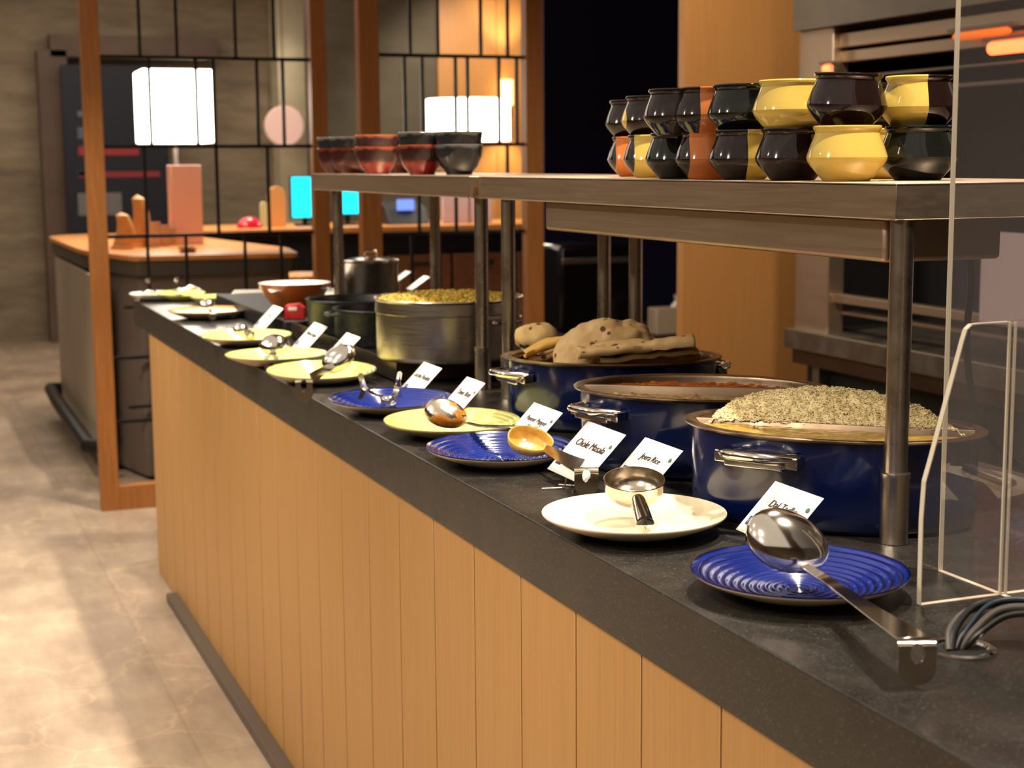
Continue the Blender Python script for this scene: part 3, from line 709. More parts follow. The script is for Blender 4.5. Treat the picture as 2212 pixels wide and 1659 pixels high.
# flatbreads
def bread_mat(name, c0, c1, spots=.5, big=0):
    k = N(name); v = k.coord(); f = k.noise(v, 28, 5)
    base = k.ramp(f, [(.3, c0), (.7, c1)])
    vo = k.n('ShaderNodeTexVoronoi'); vo.inputs['Scale'].default_value = 42; vo.inputs['Randomness'].default_value = 1; k.l(v, vo.inputs['Vector'])
    g = k.noise(v, 16, 2)
    sm = k.n('ShaderNodeMath', operation='MULTIPLY_ADD'); k.l(g, sm.inputs[0]); sm.inputs[1].default_value = .9; k.l(vo.outputs['Distance'], sm.inputs[2])
    msk = k.ramp(sm.outputs[0], [(spots, (0, 0, 0, 1)), (spots+.05, (1, 1, 1, 1))])
    c = k.n('ShaderNodeMixRGB'); k.l(msk, c.inputs[0]); c.inputs[1].default_value = s2l((88, 48, 22)); k.l(base, c.inputs[2])
    k.l(c.outputs[0], k.b.inputs['Base Color']); k.b.inputs['Roughness'].default_value = .75; k.bump(f, .5, .004); return k.m
M_roti = bread_mat('wheat_flatbread', (176, 140, 90), (200, 168, 116), .58)
M_paratha = bread_mat('layered_paratha', (196, 158, 96), (222, 190, 130), .70)
M_naan = bread_mat('yellow_flatbread', (200, 150, 70), (220, 176, 96), .3)
def bread(label, px, py, z, rot, fn, mat, nu=40, nv=26, solid=.003, name='flatbread'):
    p = onz(px, py, z); t = thing(name, label, 'bread', tuple(p), rot, 'flatbreads heaped in the far pot')
    MB().grid(fn, nu, nv).obj('bread_sheet', mat, t, solid=solid, ang=75); return t
vang = -YAW
def dome(u, v):   # large puffed folded disc, leaning toward the viewer
    a_ = math.pi*u; s = v
    x = .098*math.cos(a_)*(1-.0*s); z = .082*math.sin(a_)**.8
    th = s*math.pi
    yy_ = -.055*math.sin(th)*(.35+.65*math.sin(a_)); rr = .5+.5*abs(math.cos(th))
    X = x*(.86+.14*math.cos(th)); Z = z*(1-.0*s)
    k = .004*noise.noise(Vector((X*30, s*4, 3)))+.002*noise.noise(Vector((X*80, s*9, 1)))
    return (X, yy_+k, Z*(.55+.45*abs(math.cos(th*.5+.0)))+k)
def puff(u, v):
    # u around, v from rim to top: superellipsoid cap
    a_ = 2*math.pi*u; r_ = math.cos(v*math.pi/2)**.75; X = .098*r_*math.cos(a_); Y = .052*r_*math.sin(a_)
    Z = .078*math.sin(v*math.pi/2)**.9
    k = .005*noise.noise(Vector((X*28, Y*28, Z*28)))+.0022*noise.noise(Vector((X*75, Y*75, Z*75)))
    d = Vector((X, Y, Z*.8)).normalized() if (X or Y or Z) else UP
    return (X+d.x*k*1.5 + .012*(Z/.078), Y+d.y*k*1.5, Z+d.z*k*1.5)
bread('large puffed wheat flatbread rising in the middle of the far pot', 1308, 783, PA-.014, vang, puff, M_roti, 72, 34, 0)
def fold(Lx, Dy, hgt, tap, ph, seed, curl=0.0):
    def fn(u, v):
        # v: around U fold (bottom layer -> fold -> top layer); u: along length
        x = (u-.5)*Lx; w_ = Dy*(1-tap*u)
        if v < .45: y_ = w_*(v/.45)-w_; z = 0; 
        elif v < .55: a_ = (v-.45)/.1*math.pi; y_ = math.sin(a_)*hgt/2; z = hgt/2-math.cos(a_)*hgt/2
        else: y_ = -w_*((v-.55)/.45); z = hgt
        y_ = -y_
        z += ph*u + .004*noise.noise(Vector((x*25, y_*25, seed)))*(1+v) + .0016*noise.noise(Vector((x*70, y_*60, seed+4))) + curl*max(0, u-.8)*.2
        return (x, y_-w_*.5, z)
    return fn
bread('folded wheat flatbread lying on top of the stack at right of the puffed one', 1372, 768, PA+.010, vang, fold(.205, .075, .012, .25, .020, 2, .03), M_roti)
bread('second folded flatbread under the top fold on the right', 1395, 776, PA+.001, vang+.08, fold(.175, .078, .008, .1, .012, 5, .03), M_roti)
bread('third folded flatbread in the right stack with frilled edge', 1410, 782, PA-.008, vang+.02, fold(.160, .075, .008, .1, .010, 8), M_roti)
bread('bottom folded flatbread of the right stack', 1405, 787, PA-.018, vang-.05, fold(.18, .078, .008, .1, .008, 11), M_roti)
def roll(u, v):
    a_ = 2*math.pi*u; x = (v-.5)*.085; e = math.sin(min(1, max(0, v))*math.pi)**.35
    r_ = .026*e*(1+.12*noise.noise(Vector((a_, x*30, 2))))
    return (x, r_*math.cos(a_)*1.2, .024+r_*math.sin(a_)*1.05+.003*noise.noise(Vector((x*60, a_*2, 7))))
bread('rolled paratha with brown blisters at left end of the far pot', 1158, 755, PA-.008, vang-.1, roll, M_paratha, 36, 26, 0)
bread('yellow tinted folded flatbread leaning between the paratha and the puffed one', 1196, 768, PA-.006, vang+.1, fold(.11, .04, .010, .5, .040, 21), M_naan)
bread('small pale flatbread edge tucked under the yellow one', 1190, 776, PA-.014, vang, fold(.09, .045, .008, .2, .012, 25), M_paratha)

# ------------------------------------------------------------------ warmer box, stockpot, black pots
wb = thing('warming_box', 'dark steel trough under the stockpot and black pots', 'tray', (1.10, 4.1, .92))
m = MB(); x0, x1, y0, y1 = .992, 1.30, 3.222, 4.198
m.box(x0, x1, y0, y1, .9205, .925)
for (a, b, c_, d) in ((x0, x0+.004, y0, y1), (x1-.004, x1, y0, y1), (x0, x1, y0, y0+.004), (x0, x1, y1-.004, y1)): m.box(a, b, c_, d, .9205, .9655)
m.obj('trough', steel('dark_brown_steel', (92, 76, 62), .3, .45, (4, 4, 4)), wb, world=True, bevel=.001)
MB().box(x0+.01, x1-.01, y0+.01, y1-.01, .925, .945).obj('hot_plate', M_dark, wb, world=True)
def pot(label, px0, px1, py, zr, zb, mat, name='stockpot', rim=.006, wall=.003, handles=None, lid=False, spec_rim=None, grp=None, cat='pot', handle_mat=None, band=True, ctr_=None):
    a = onz(px0, py, zr); b = onz(px1, py, zr); c_ = (a+b)/2; Rr = (a-b).length/2
    if ctr_: c_ = Vector((ctr_[0], ctr_[1], zr)); Rr = ctr_[2]
    t = thing(name, label, cat, (c_.x, c_.y, zb), 0, grp); h = zr-zb
    Ri = Rr-rim
    pr = [(0, 0), (Ri-.006, 0), (Ri-.001, .004), (Ri, .012)]
    if band: pr += [(Ri, h*.76), (Ri+.0025, h*.775), (Ri+.0025, h*.79)]
    pr += [(Ri+.001, h-.006), (Ri+rim*.7, h-.003), (Rr, h-.001), (Rr-.001, h+.001), (Ri, h), (Ri-wall, h-.004), (Ri-wall, .01), (0, .006)]
    MB().lathe(pr, 72).obj('pot_wall', mat, t, ang=50, weld=True)
    return t, c_, Ri, h
t, cS, rS, hS = pot('wide brushed steel stockpot full of yellow pilaf', 808, 1130, 640, 1.10, .966, M_steel)
for ang_ in (-62, 118):
    ca = R(ang_); n_ = Vector((math.cos(ca), math.sin(ca), 0)); tt = Vector((-n_.y, n_.x, 0))
    hp = [n_*(rS-.001+.034*(1-abs(q)**3))+tt*(.055*q)+UP*(hS*.66) for q in [i/8-1 for i in range(17)]]
    h_ = MB().tube(hp, .005, 10).obj('handle', M_chrome, t)
    m = MB()
    for q in (-1, 1):
        m.lathe([(0, 0), (.009, 0), (.009, .003), (.004, .006), (0, .006)], 16, mx=Matrix.Translation(n_*(rS-.002)+tt*(.058*q)+UP*(hS*.66)) @ n_.to_track_quat('Z', 'Y').to_matrix().to_4x4())
    m.obj('rivet', M_chrome, h_)
M_pilaf = varied('yellow_pilaf', [(.3, (190, 152, 44)), (.6, (222, 188, 74)), (.75, (236, 210, 116))], (1, 1, 1), 70, .5)
M_herb = simple('chopped_herbs', (62, 84, 24), .6)
def hS_(x, y):
    r_ = math.hypot(x, y); 
    return .013*max(0, 1-(r_/(rS-.004))**2)+.0 if r_ < rS-.004 else -.05
rice('yellow pilaf with green herbs piled in the steel stockpot', cS, 0, hS_, (-rS, rS), (-rS, rS), 3800, M_pilaf, 1.096, .0045, 'pilaf', M_herb, .22)
M_castiron = varied('speckled_black_iron', [(.5, (24, 26, 24)), (.72, (52, 54, 50))], (1, 1, 1), 120, .38)
t1, c1, r1, h1 = pot('nearer black cast pot left of the stockpot', 716, 905, 652, 1.036, .9455, M_castiron, 'black_pot', grp='black cast pots on the warming trough', band=False, ctr_=(1.138, 3.76, .14))
MB().tube([(-r1-.004, -.03, h1-.012), (-r1-.022, -.022, h1-.012), (-r1-.022, .022, h1-.012), (-r1-.004, .03, h1-.012)], .005, 8).obj('handle', M_castiron, t1)
t2, c2, r2, h2 = pot('farther black cast pot behind the nearer one', 664, 800, 648, 1.036, .9455, M_castiron, 'black_pot', grp='black cast pots on the warming trough', band=False, ctr_=(1.133, 4.055, .132))
h_ = MB().tube([(-.035, -r2-.004, h2-.014), (-.03, -r2-.020, h2-.012), (.03, -r2-.020, h2-.012), (.035, -r2-.004, h2-.014)], .005, 8).obj('handle', M_castiron, t2)
for nm, cc, rr, hh_, lab in (('gravy', c1, r1, h1, 'dark gravy inside the nearer black pot'), ('gravy', c2, r2, h2, 'dark gravy inside the farther black pot')):
    tt_ = thing(nm, lab, 'food', (cc.x, cc.y, .9455+hh_-.03)); MB().lathe([(0, 0), (rr-.006, 0), (rr-.006, -.004), (0, -.004)], 40).obj('surface', simple('dark_gravy', (40, 24, 14), .2), tt_)
# lidded steel pot standing behind
pz = 1.115; a = ony(742, 570, 4.42); b = ony(858, 570, 4.42); c_ = (a+b)/2; Rr = (b-a).length/2*.98
t = thing('lidded_pot', 'small lidded steel pot behind the black pots', 'pot', (c_.x, c_.y, .9203)); h = 1.108-.9203
MB().lathe([(0, 0), (Rr-.004, 0), (Rr, .004), (Rr, h), (Rr+.002, h+.002), (Rr-.002, h+.001)], 48).obj('pot_wall', M_steel, t, ang=50)
MB().lathe([(Rr+.003, h), (Rr+.003, h+.005), (Rr-.004, h+.007), (Rr*.5, h+.014), (0, h+.017)], 48).obj('lid', M_chrome, t, ang=50)
MB().tube([(-.02, 0, h+.014), (-.016, 0, h+.032), (.016, 0, h+.032), (.02, 0, h+.014)], .004, 8).obj('lid_handle', M_chrome, t)
MB().tube([(-Rr, -.02, h*.3), (-Rr-.018, -.012, h*.3), (-Rr-.018, .012, h*.3), (-Rr, .02, h*.3)], .004, 8).obj('handle', M_chrome, t)
# orange bowl with white rim and contents, red box, white platter
p0 = ony(556, 640, 4.47); p1 = ony(716, 640, 4.47); c_ = (p0+p1)/2; Rr = (p1-p0).length/2*.95
t = thing('serving_bowl', 'large orange glazed bowl with a white inside near the far black pot', 'bowl', (c_.x, c_.y, .9632))
M_org = simple('orange_glaze', (190, 108, 40), .3, coat=.3)
MB().lathe([(0, 0), (Rr*.4, 0), (Rr*.62, .02), (Rr*.86, .056), (Rr, .088), (Rr-.004, .088), (Rr*.83, .062), (Rr*.6, .03), (0, .012)], 56, mis=[0]*4+[1]*4).obj('bowl_body', [M_org, M_white], t, ang=60)
MB().grid(lambda u, v: ((u-.5)*Rr*1.7, (v-.5)*Rr*1.5, (.084)+.006*noise.noise(Vector((u*9, v*9, 1)))-.03*((u-.5)**2+(v-.5)**2)), 20, 20).obj('white_napkin_lining', simple('white_cloth', (240, 236, 230), .8), t, solid=.003)
p = onz(642, 690, .9205); p = Vector((1.022, 4.285, 0))
wb2 = MB().box(.985, 1.2, 4.245, 5.25, .9205, .962).obj('warming_board', M_dark, bevel=.003); tag(wb2, 'flat black warming board under the orange bowl and red packet', 'board')
t = thing('red_packet', 'small red packet with a white patch beside the orange bowl', 'packet', (p.x, p.y, .9625), -YAW)
M_red = simple('red_card', (200, 36, 40), .5)
MB().prism([(-.030, 0), (.030, 0), (.030, .032), (.014, .044), (-.022, .040)], 'y', -.012, .03).obj('packet_body', M_red, t, bevel=.002)
MB().box(-.014, .010, -.0135, -.0122, .026, .036).obj('white_patch', M_card, t)
p0 = onz(500, 628, .955); p1 = onz(740, 624, .955); c_ = (p0+p1)/2
t = thing('white_platter', 'long white platter lying behind the orange bowl at the counter end', 'platter', (c_.x, c_.y, .9203), math.atan2((p1-p0).y, (p1-p0).x))
l_ = (p1-p0).length/2
MB().box(-l_, l_, -.10, .10, .0, .030).obj('platter_body', M_white, t, bevel=.008, bseg=3)
for k, (px, py) in enumerate(((864, 606), (903, 618))):
    p = onz(px, py, 1.0); t = thing('small_label_card', ('left small' if k == 0 else 'right larger') + ' white label card behind the stockpot, before the desk', 'card', (p.x, p.y, .9203), 0, 'white label cards behind the stockpot')
    MB().add([(-.03, .03, .07), (-.03, -.03, .07), (.03, -.03, .11), (.03, .03, .11)], [(0, 1, 2, 3)]).obj('card_sheet', M_card, t, solid=.001)
    MB().tube([(0, 0, 0), (0, 0, .088)], .003, 8).obj('stem', M_tube, t); MB().lathe([(0, 0), (.025, 0), (.025, .003), (0, .004)], 20).obj('foot', M_tube, t)
# flat steel spoon rests on worktop
for px, py, lab in ((868, 838, 'thin dark steel plate lying under the tongs plate card'), (1080, 868, 'flat steel spill tray under the far pot')):
    p = onz(px, py, .92)
# ------------------------------------------------------------------ small glazed pots (two tiers on near shelf)
def two_tone(name, ca, cb, ang, off=0.0):
    k = N(name); tc = k.n('ShaderNodeTexCoord'); mp = k.n('ShaderNodeMapping'); mp.inputs['Rotation'].default_value = (0, 0, ang)
    k.l(tc.outputs['Object'], mp.inputs[0]); sp = k.n('ShaderNodeSeparateXYZ'); k.l(mp.outputs[0], sp.inputs[0])
    gt = k.n('ShaderNodeMath', operation='GREATER_THAN'); gt.inputs[1].default_value = off; k.l(sp.outputs[0], gt.inputs[0])
    c = k.n('ShaderNodeMixRGB'); k.l(gt.outputs[0], c.inputs[0]); c.inputs[1].default_value = s2l(ca); c.inputs[2].default_value = s2l(cb)
    k.l(c.outputs[0], k.b.inputs['Base Color']); k.b.inputs['Roughness'].default_value = .1; k.b.inputs['Coat Weight'].default_value = .15; k.b.inputs['Specular IOR Level'].default_value = .35; return k.m
DK, GN, YL, OG = (30, 18, 16), (20, 22, 18), (206, 176, 84), (196, 112, 50)
def gl(n_, c): return simple(n_, c, .1, coat=.15, spec=.35)
mD = gl('dark_brown_glaze', DK); mG = gl('green_black_glaze', GN); mY = gl('mustard_glaze', YL); mO = gl('terracotta_glaze', OG)
SA = YAW   # rotates object x onto the camera's right
mYD = two_tone('mustard_and_brown_glaze', YL, DK, SA, .0); mDO = two_tone('brown_and_terracotta_glaze', DK, OG, SA, -.016)
mDO2 = two_tone('brown_terracotta_glaze_low', DK, OG, SA, -.034); mDY = two_tone('brown_and_mustard_glaze', DK, YL, SA, -.002)
mEY = two_tone('brown_edge_mustard_glaze', DK, YL, SA, -.036); mEO = two_tone('brown_edge_terracotta_glaze', DK, OG, SA, -.040); mED = two_tone('mustard_edge_brown_glaze', YL, DK, SA, -.046)
HP = [(0, .001), (.0285, .001), (.030, 0), (.0318, .001), (.0352, .005), (.0425, .013), (.0488, .0205), (.0524, .0265), (.0536, .0312), (.0530, .0335), (.0525, .0355), (.0492, .0455), (.0460, .0535), (.0438, .0595), (.0425, .0635), (.0430, .0660), (.0450, .0685), (.0455, .0712), (.0445, .073), (.0425, .0728), (.041, .068), (.040, .063), (.045, .048), (.050, .033), (.031, .008), (0, .006)]
proto = None
def small_pot(px, dep, zb, mat, label, tilt=0, scale=1):
    global proto
    # position from column px and camera depth
    z = zb; a_ = (rv.z*(px-W/2)/F + fv.z); py = H/2 + (a_-(z-CZ)/dep)*F/uv.z; p = C0+ray(px, py)*dep
    key = mat.name
    if key not in HMESH:
        o = MB().lathe(HP, 64).obj('pot_body', mat, ang=28, weld=True); HMESH[key] = o.data; bpy.data.objects.remove(o)
    t = thing('glazed_pot', label, 'pot', (p.x, p.y, zb), 0, 'small glazed pots stacked in two tiers on the near shelf')
    b = bpy.data.objects.new('pot_body', HMESH[key]); sc.collection.objects.link(b); b.parent = t
    t.rotation_euler = (tilt, tilt*.6, 0); t.scale = (scale,)*3
    return t
HMESH = {}
Z0, Z1 = 1.3663, 1.3663+.0668
low = [(1375, 2.90, mEO, 'terracotta pot with dark edge at far left of the lower tier'),
       (1412, 2.72, mEY, 'mustard pot with dark left edge, second on the lower tier'),
       (1465, 2.53, mG, 'plain green-black pot, third on the lower tier'),
       (1531, 2.44, mDO2, 'half brown half terracotta pot on the lower tier'),
       (1607, 2.33, mDY, 'half brown half mustard pot on the lower tier'),
       (1712, 2.22, mD, 'plain dark pot on the lower tier left of the mustard one'),
       (1828, 2.09, mY, 'whole mustard pot at front of the lower tier under the big dark one'),
       (1981, 2.125, mG, 'black pot at the right end of the lower tier'),
       (1905, 2.31, mY, 'mustard pot hidden behind, between the two right-hand lower pots')]
for px, d, m_, lab in low: small_pot(px, d, Z0, m_, lab)
up = [(1370, 2.90, mD, 'dark brown pot at far left of the upper tier'),
      (1408, 2.72, mED, 'dark pot with a thin mustard edge, second on the upper tier'),
      (1463, 2.46, mD, 'plain brown-black pot, third on the upper tier'),
      (1527, 2.42, mDO, 'black pot with a terracotta right side on the upper tier'),
      (1605, 2.33, mG, 'plain green-black pot on the upper tier left of the mustard one'),
      (1707, 2.21, mY, 'whole mustard pot on the upper tier'),
      (1826, 2.10, mD, 'big dark brown pot tilted on top of the front mustard pot'),
      (1983, 2.13, mYD, 'half mustard half brown pot at the right end of upper tier'),
      (1903, 2.33, mG, 'dark pot barely seen between the last two upper pots')]
for i, (px, d, m_, lab) in enumerate(up): small_pot(px, d, Z1+(.003 if i == 6 else 0), m_, lab, tilt=R(2.2) if i == 6 else 0)

# stacked bowls on the far shelf
def bowl_mat(name, up_, lo_, rim, inner):
    k = N(name); tc = k.n('ShaderNodeTexCoord'); sp = k.n('ShaderNodeSeparateXYZ'); k.l(tc.outputs['Object'], sp.inputs[0])
    nz = k.noise(tc.outputs['Object'], 22, 3); ad = k.n('ShaderNodeMath', operation='MULTIPLY_ADD'); k.l(nz, ad.inputs[0]); ad.inputs[1].default_value = .024; k.l(sp.outputs[2], ad.inputs[2])
    k.l(k.ramp(ad.outputs[0], [(.0, lo_), (.040, lo_), (.044, up_), (.0735, up_), (.0745, rim)]), k.b.inputs['Base Color'])
    k.b.inputs['Roughness'].default_value = .15; k.b.inputs['Coat Weight'].default_value = .5; return k.m
bmats = {'red': bowl_mat('red_black_glaze', (56, 30, 30), (150, 34, 26), (170, 80, 50), 0), 'purp': bowl_mat('plum_glaze', (66, 44, 50), (146, 40, 30), (176, 96, 60), 0),
         'blk': bowl_mat('blue_black_glaze', (38, 40, 46), (22, 24, 32), (120, 118, 110), 0), 'maroon': bowl_mat('maroon_glaze', (60, 24, 24), (92, 22, 20), (130, 60, 44), 0)}
BP = [(0, .003), (.026, .003), (.027, 0), (.030, 0), (.031, .004), (.044, .018), (.0525, .040), (.0555, .058), (.0565, .066), (.055, .067), (.0535, .058), (.050, .040), (.041, .020), (.028, .009), (0, .008)]
BM = {}
def stack_bowl(px, py, x, k, zb, label):
    p = onx(px, py, x); t = thing('nested_bowl', label, 'bowl', (p.x, p.y, zb), 0, 'red and black bowls nested on the far shelf')
    if k not in BM:
        o = MB().lathe(BP, 56).obj('bowl_body', bmats[k], ang=50, weld=True); BM[k] = o.data; bpy.data.objects.remove(o)
    b = bpy.data.objects.new('bowl_body', BM[k]); sc.collection.objects.link(b); b.parent = t; t.scale = (1, 1, 1.04)
for px, x, lo_k, up_k, who in ((729, 1.165, 'maroon', 'blk', 'leftmost stack'), (756, 1.18, 'maroon', 'blk', 'second stack from the left'), (800, 1.26, 'blk', 'maroon', 'small stack behind the big red bowl'),
                      (815, 1.17, 'red', 'purp', 'front stack with the bright red base'), (912, 1.17, 'red', 'blk', 'front stack right of the bright red one'), (992, 1.235, 'blk', 'blk', 'rightmost all black stack'),
                      (868, 1.30, 'maroon', 'maroon', 'rear stack between the two front red ones')):
    stack_bowl(px, 372, x, lo_k, 1.3665, 'lower bowl of the ' + who + ' on far shelf')
    stack_bowl(px, 372, x, up_k, 1.3665+.030, 'upper bowl of the ' + who + ' on far shelf')

# ------------------------------------------------------------------ acrylic guards, cable and grommet
t = thing('sneeze_guard', 'clear acrylic upright screen with an angled end bracket at right', 'screen', (1.106, 1.36, .92))
MB().box(1.1035, 1.1085, .72, 1.464, .9205, 1.78).obj('acrylic_sheet', [M_acr], t, world=True, smooth=False)
m = MB(); m.box(1.1030, 1.1090, 1.4635, 1.4645, .9205, 1.78); m.box(1.1030, 1.1090, .72, 1.464, .9203, .9210)
m.obj('cut_edge', M_acr_edge, t, world=True, smooth=False)
ya = 1.357
cn = [(ony(px, py, ya)) for px, py in ((1985, 1307), (1990, 1120), (1996, 1040), (2010, 990), (2078, 735), (2085, 712), (2096, 701), (2112, 699), (2180, 695))]
pts2 = [(p_.x, p_.z) for p_ in cn]; pts2[0] = (pts2[0][0], .9205)
zt_ = pts2[-1][1]
poly = pts2[:-1] + [(1.30, zt_+.004), (1.30, .9205)]
m = MB().prism(poly, 'y', ya-.003, ya+.003); m.obj('end_bracket', M_acr, t, world=True, smooth=False)
m = MB(); out = pts2[:-1] + [(1.103, zt_)]
for i in range(len(out)-1):
    a, b = Vector(out[i]), Vector(out[i+1]); d_ = (b-a).normalized(); n_ = Vector((-d_.y, d_.x))*.0006
    m.add([(a.x-n_.x, ya-.0034, a.y-n_.y), (b.x-n_.x, ya-.0034, b.y-n_.y), (b.x-n_.x, ya+.0034, b.y-n_.y), (a.x-n_.x, ya+.0034, a.y-n_.y),
           (a.x+n_.x, ya-.0034, a.y+n_.y), (b.x+n_.x, ya-.0034, b.y+n_.y), (b.x+n_.x, ya+.0034, b.y+n_.y), (a.x+n_.x, ya+.0034, a.y+n_.y)],
          [(0, 1, 2, 3), (4, 5, 6, 7), (0, 1, 5, 4), (2, 3, 7, 6)])
m.box(.999, 1.30, ya-.0034, ya+.0034, .9202, .9210); m.box(1.101, 1.1035, ya-.0045, ya-.002, .921, zt_); m.box(1.1085, 1.111, ya-.0045, ya-.002, .921, zt_)
m.obj('bracket_cut_edge', M_acr_edge, t, world=True, smooth=False)
# cable grommet + cables
gc = onz(2075, 1405, .92); t = thing('cable_grommet', 'oval chrome cable grommet set in the worktop at lower right', 'grommet', (gc.x, gc.y, .9203))
MB().lathe([(.026, 0), (.034, 0), (.034, .0025), (.031, .004), (.027, .003), (.0255, -.0), (.026, 0)], 48).obj('grommet_ring', M_chrome, t)
MB().lathe([(0, .0006), (.026, .0006)], 32).obj('hole_liner', M_dark, t)
M_cable = simple('black_rubber', (22, 21, 20), .4); M_cable_g = simple('grey_cable', (84, 78, 70), .4)
M_cable_b = simple('blue_cable', (34, 50, 66), .4)
for k, (dx, dz, mt, lab) in enumerate(((0, -.001, M_cable, 'thick black cable, lowest of the bundle from the grommet'), (.006, .006, M_cable_g, 'grey cable in the grommet bundle'),
        (-.006, .008, M_cable, 'black cable at top of the grommet bundle'), (.010, .001, M_cable, 'black cable at the back of the grommet bundle'), (-.010, .002, M_cable_g, 'grey cable at the front of the grommet bundle'), (.002, .012, M_cable_b, 'thin bluish cable lying over the bundle'))):
    q = [(gc.x-.004+dx*.8, gc.y+.002, .921), (gc.x+.008+dx, gc.y+.004-dx, .937+dz*.4), (gc.x+.034+dx, gc.y+.004-dx*1.4, .951+dz), (gc.x+.068, gc.y-.010-dx*1.6, .955+dz), (gc.x+.100+dx*.6, gc.y-.04-dx*1.2, .950+dz), (gc.x+.125+dx*1.2, gc.y-.11, .936+dz*.5), (gc.x+.128+dx*1.2, gc.y-.24, .926)]
    o = MB().tube(lerp_pts(q, 8), .0036 if k != 5 else .0022, 10).obj('power_cable', mt); tag(o, lab, 'cable', 'cables coming out of the worktop grommet')
# hanging black strap behind the guard
q = [ony(px, py, 1.75) for px, py in ((2075, 476), (2092, 520), (2097, 620), (2088, 730), (2100, 860), (2130, 935), (2175, 985), (2225, 1020))]
o = strip(lerp_pts(q, 8), [.009]*57, VR, .004).obj('hanging_cable', M_cable); tag(o, 'flat black cable hanging from the shelf behind the acrylic screen', 'cable')

# ------------------------------------------------------------------ kitchen pass on the right
XK = 2.8
kt = thing('kitchen_pass', 'stainless steel kitchen pass with slatted hood behind the buffet', 'kitchen unit', (XK+.3, 3.0, 0))
def zk(px, py, x=XK): return onx(px, py, x).z
y1k, y0k = 4.545, .6
MB().box(XK-.02, XK+.5, y0k, y1k, 1.812, 3.0).obj('hood', M_dullsteel, kt, world=True, smooth=False)
MB().box(XK, XK+.06, 4.335, y1k-.01, .83, 1.812).obj('jamb', M_shelfsteel, kt, world=True, bevel=.003)
for k, (za, zb_, xo) in enumerate(((1.79, 1.745, .02), (1.735, 1.70, .03), (1.615, 1.60, .12), (1.66, 1.65, .06))):
    MB().box(XK+xo, XK+xo+.03, y0k, 4.335, zb_, za).obj('shutter_slat', M_shelfsteel if k < 2 else M_dullsteel, kt, world=True, bevel=.003)
MB().box(XK+.45, XK+.5, y0k, 4.54, .3, 1.812).obj('back_panel', M_dark, kt, world=True, smooth=False)
MB().box(XK+.08, XK+.5, 4.49, 4.54, 0, 1.812).obj('end_panel', M_dark, kt, world=True, smooth=False)
MB().box(XK+.02, XK+.06, y0k, 4.335, .935, .962).obj('ledge', M_shelfsteel, kt, world=True, bevel=.002)
MB().box(XK+.05, XK+.09, y0k, 4.335, .895, .905).obj('wire_rail', M_shelfsteel, kt, world=True)
MB().box(XK-.03, XK+.45, y0k, y1k+.01, .768, .835).obj('front_rail', M_dullsteel, kt, world=True, bevel=.004)
MB().box(XK+.0, XK+.45, y0k, y1k, .715, .768).obj('drawer_band', varied('brown_reflecting_steel', [(.3, (88, 70, 54)), (.7, (110, 88, 68))], (1, 1, 1), 2, .35, .7), kt, world=True)
MB().box(XK+.06, XK+.1, y0k, y1k, .0, .71).obj('under_panel', M_dark, kt, world=True)
for yy_ in (4.45, 3.2, 2.0): MB().box(XK+.02, XK+.06, yy_-.04, yy_, 0, .715).obj('leg', M_dullsteel, kt, world=True)
MB().box(XK+.12, XK+.4, 2.2, 3.25, .97, 1.35).obj('oven_block', simple('oven_black', (20, 18, 17), .3), kt, world=True, bevel=.006)
M_heat = simple('heat_lamp_glow', (255, 90, 50), .5, emit=(255, 84, 44), es=3.2)
for px, py, yy_, ln_, lab in ((2190, 100, None, .10, 'glowing orange red heat lamp nearest the acrylic screen'), (2120, 73, None, .12, 'dim orange heat lamp higher behind the acrylic screen'), (1788, 148, None, .018, 'small red glowing heat lamp at left end of the pass')):
    p = onx(px, py, XK+.0); t = thing('heat_lamp', lab, 'lamp', tuple(p), 0, 'heat lamps in the kitchen pass')
    rr = .018 if px > 2150 else .012
    MB().tube([(0, -ln_, 0), (0, -ln_*.9, 0), (0, ln_*.9, 0), (0, ln_, 0)], [rr*.5, rr, rr, rr*.5], 16).obj('glowing_tube', M_heat if px != 2120 else simple('heat_lamp_dim', (220, 110, 30), .5, emit=(220, 100, 20), es=.45), t)
    MB().box(-.01, .02, -ln_-.02, ln_+.02, rr+.002, rr+.010).obj('reflector', M_dullsteel, t)
# added lilac panel imitating a reflection in the acrylic screen
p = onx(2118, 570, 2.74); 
o = MB().box(2.735, 2.738, 2.2, onx(2118, 600, 2.735).y, .955, 1.20).obj('reflection_panel', simple('lilac_reflection', (170, 150, 152), .7), smooth=False); tag(o, 'plain lilac grey panel added to imitate a reflection in the acrylic screen', 'paper')

# ------------------------------------------------------------------ dark opening contents
c_ = ony(1443, 695, 6.6)
bb = thing('back_bar', 'low black back bar in the dark opening beside the oak column', 'cabinet', (3.4, 7.0, 0))
MB().box(2.9, 3.9, 6.5, 7.2, 0, ony(1443, 724, 6.6).z).obj('bar_body', M_dark, bb, world=True)
zb_ = ony(1443, 724, 6.6).z+.001
t = thing('beige_carton', 'beige rectangular carton standing in the dark beside the oak column', 'carton', (c_.x, 6.66, zb_)); wv = (ony(1465, 690, 6.6).x-ony(1420, 690, 6.6).x)/2
MB().box(-wv, wv, -.05, .05, 0, ony(1443, 666, 6.6).z-zb_).obj('carton_body', simple('beige_card', (206, 180, 150), .6), t, bevel=.006)
t = thing('white_jug', 'white glazed small jug half hidden by the oak column', 'jug', (ony(1470, 640, 6.9).x, 6.9, zb_))
MB().lathe([(0, 0), (.05, 0), (.055, .1), (.03, .13), (.035, .16), (0, .165)], 24).obj('jug_body', M_white, t)
t = thing('coffee_machine', 'black machine with a chrome rim seen between the rear shelf posts', 'machine', (3.15, 7.05, zb_))
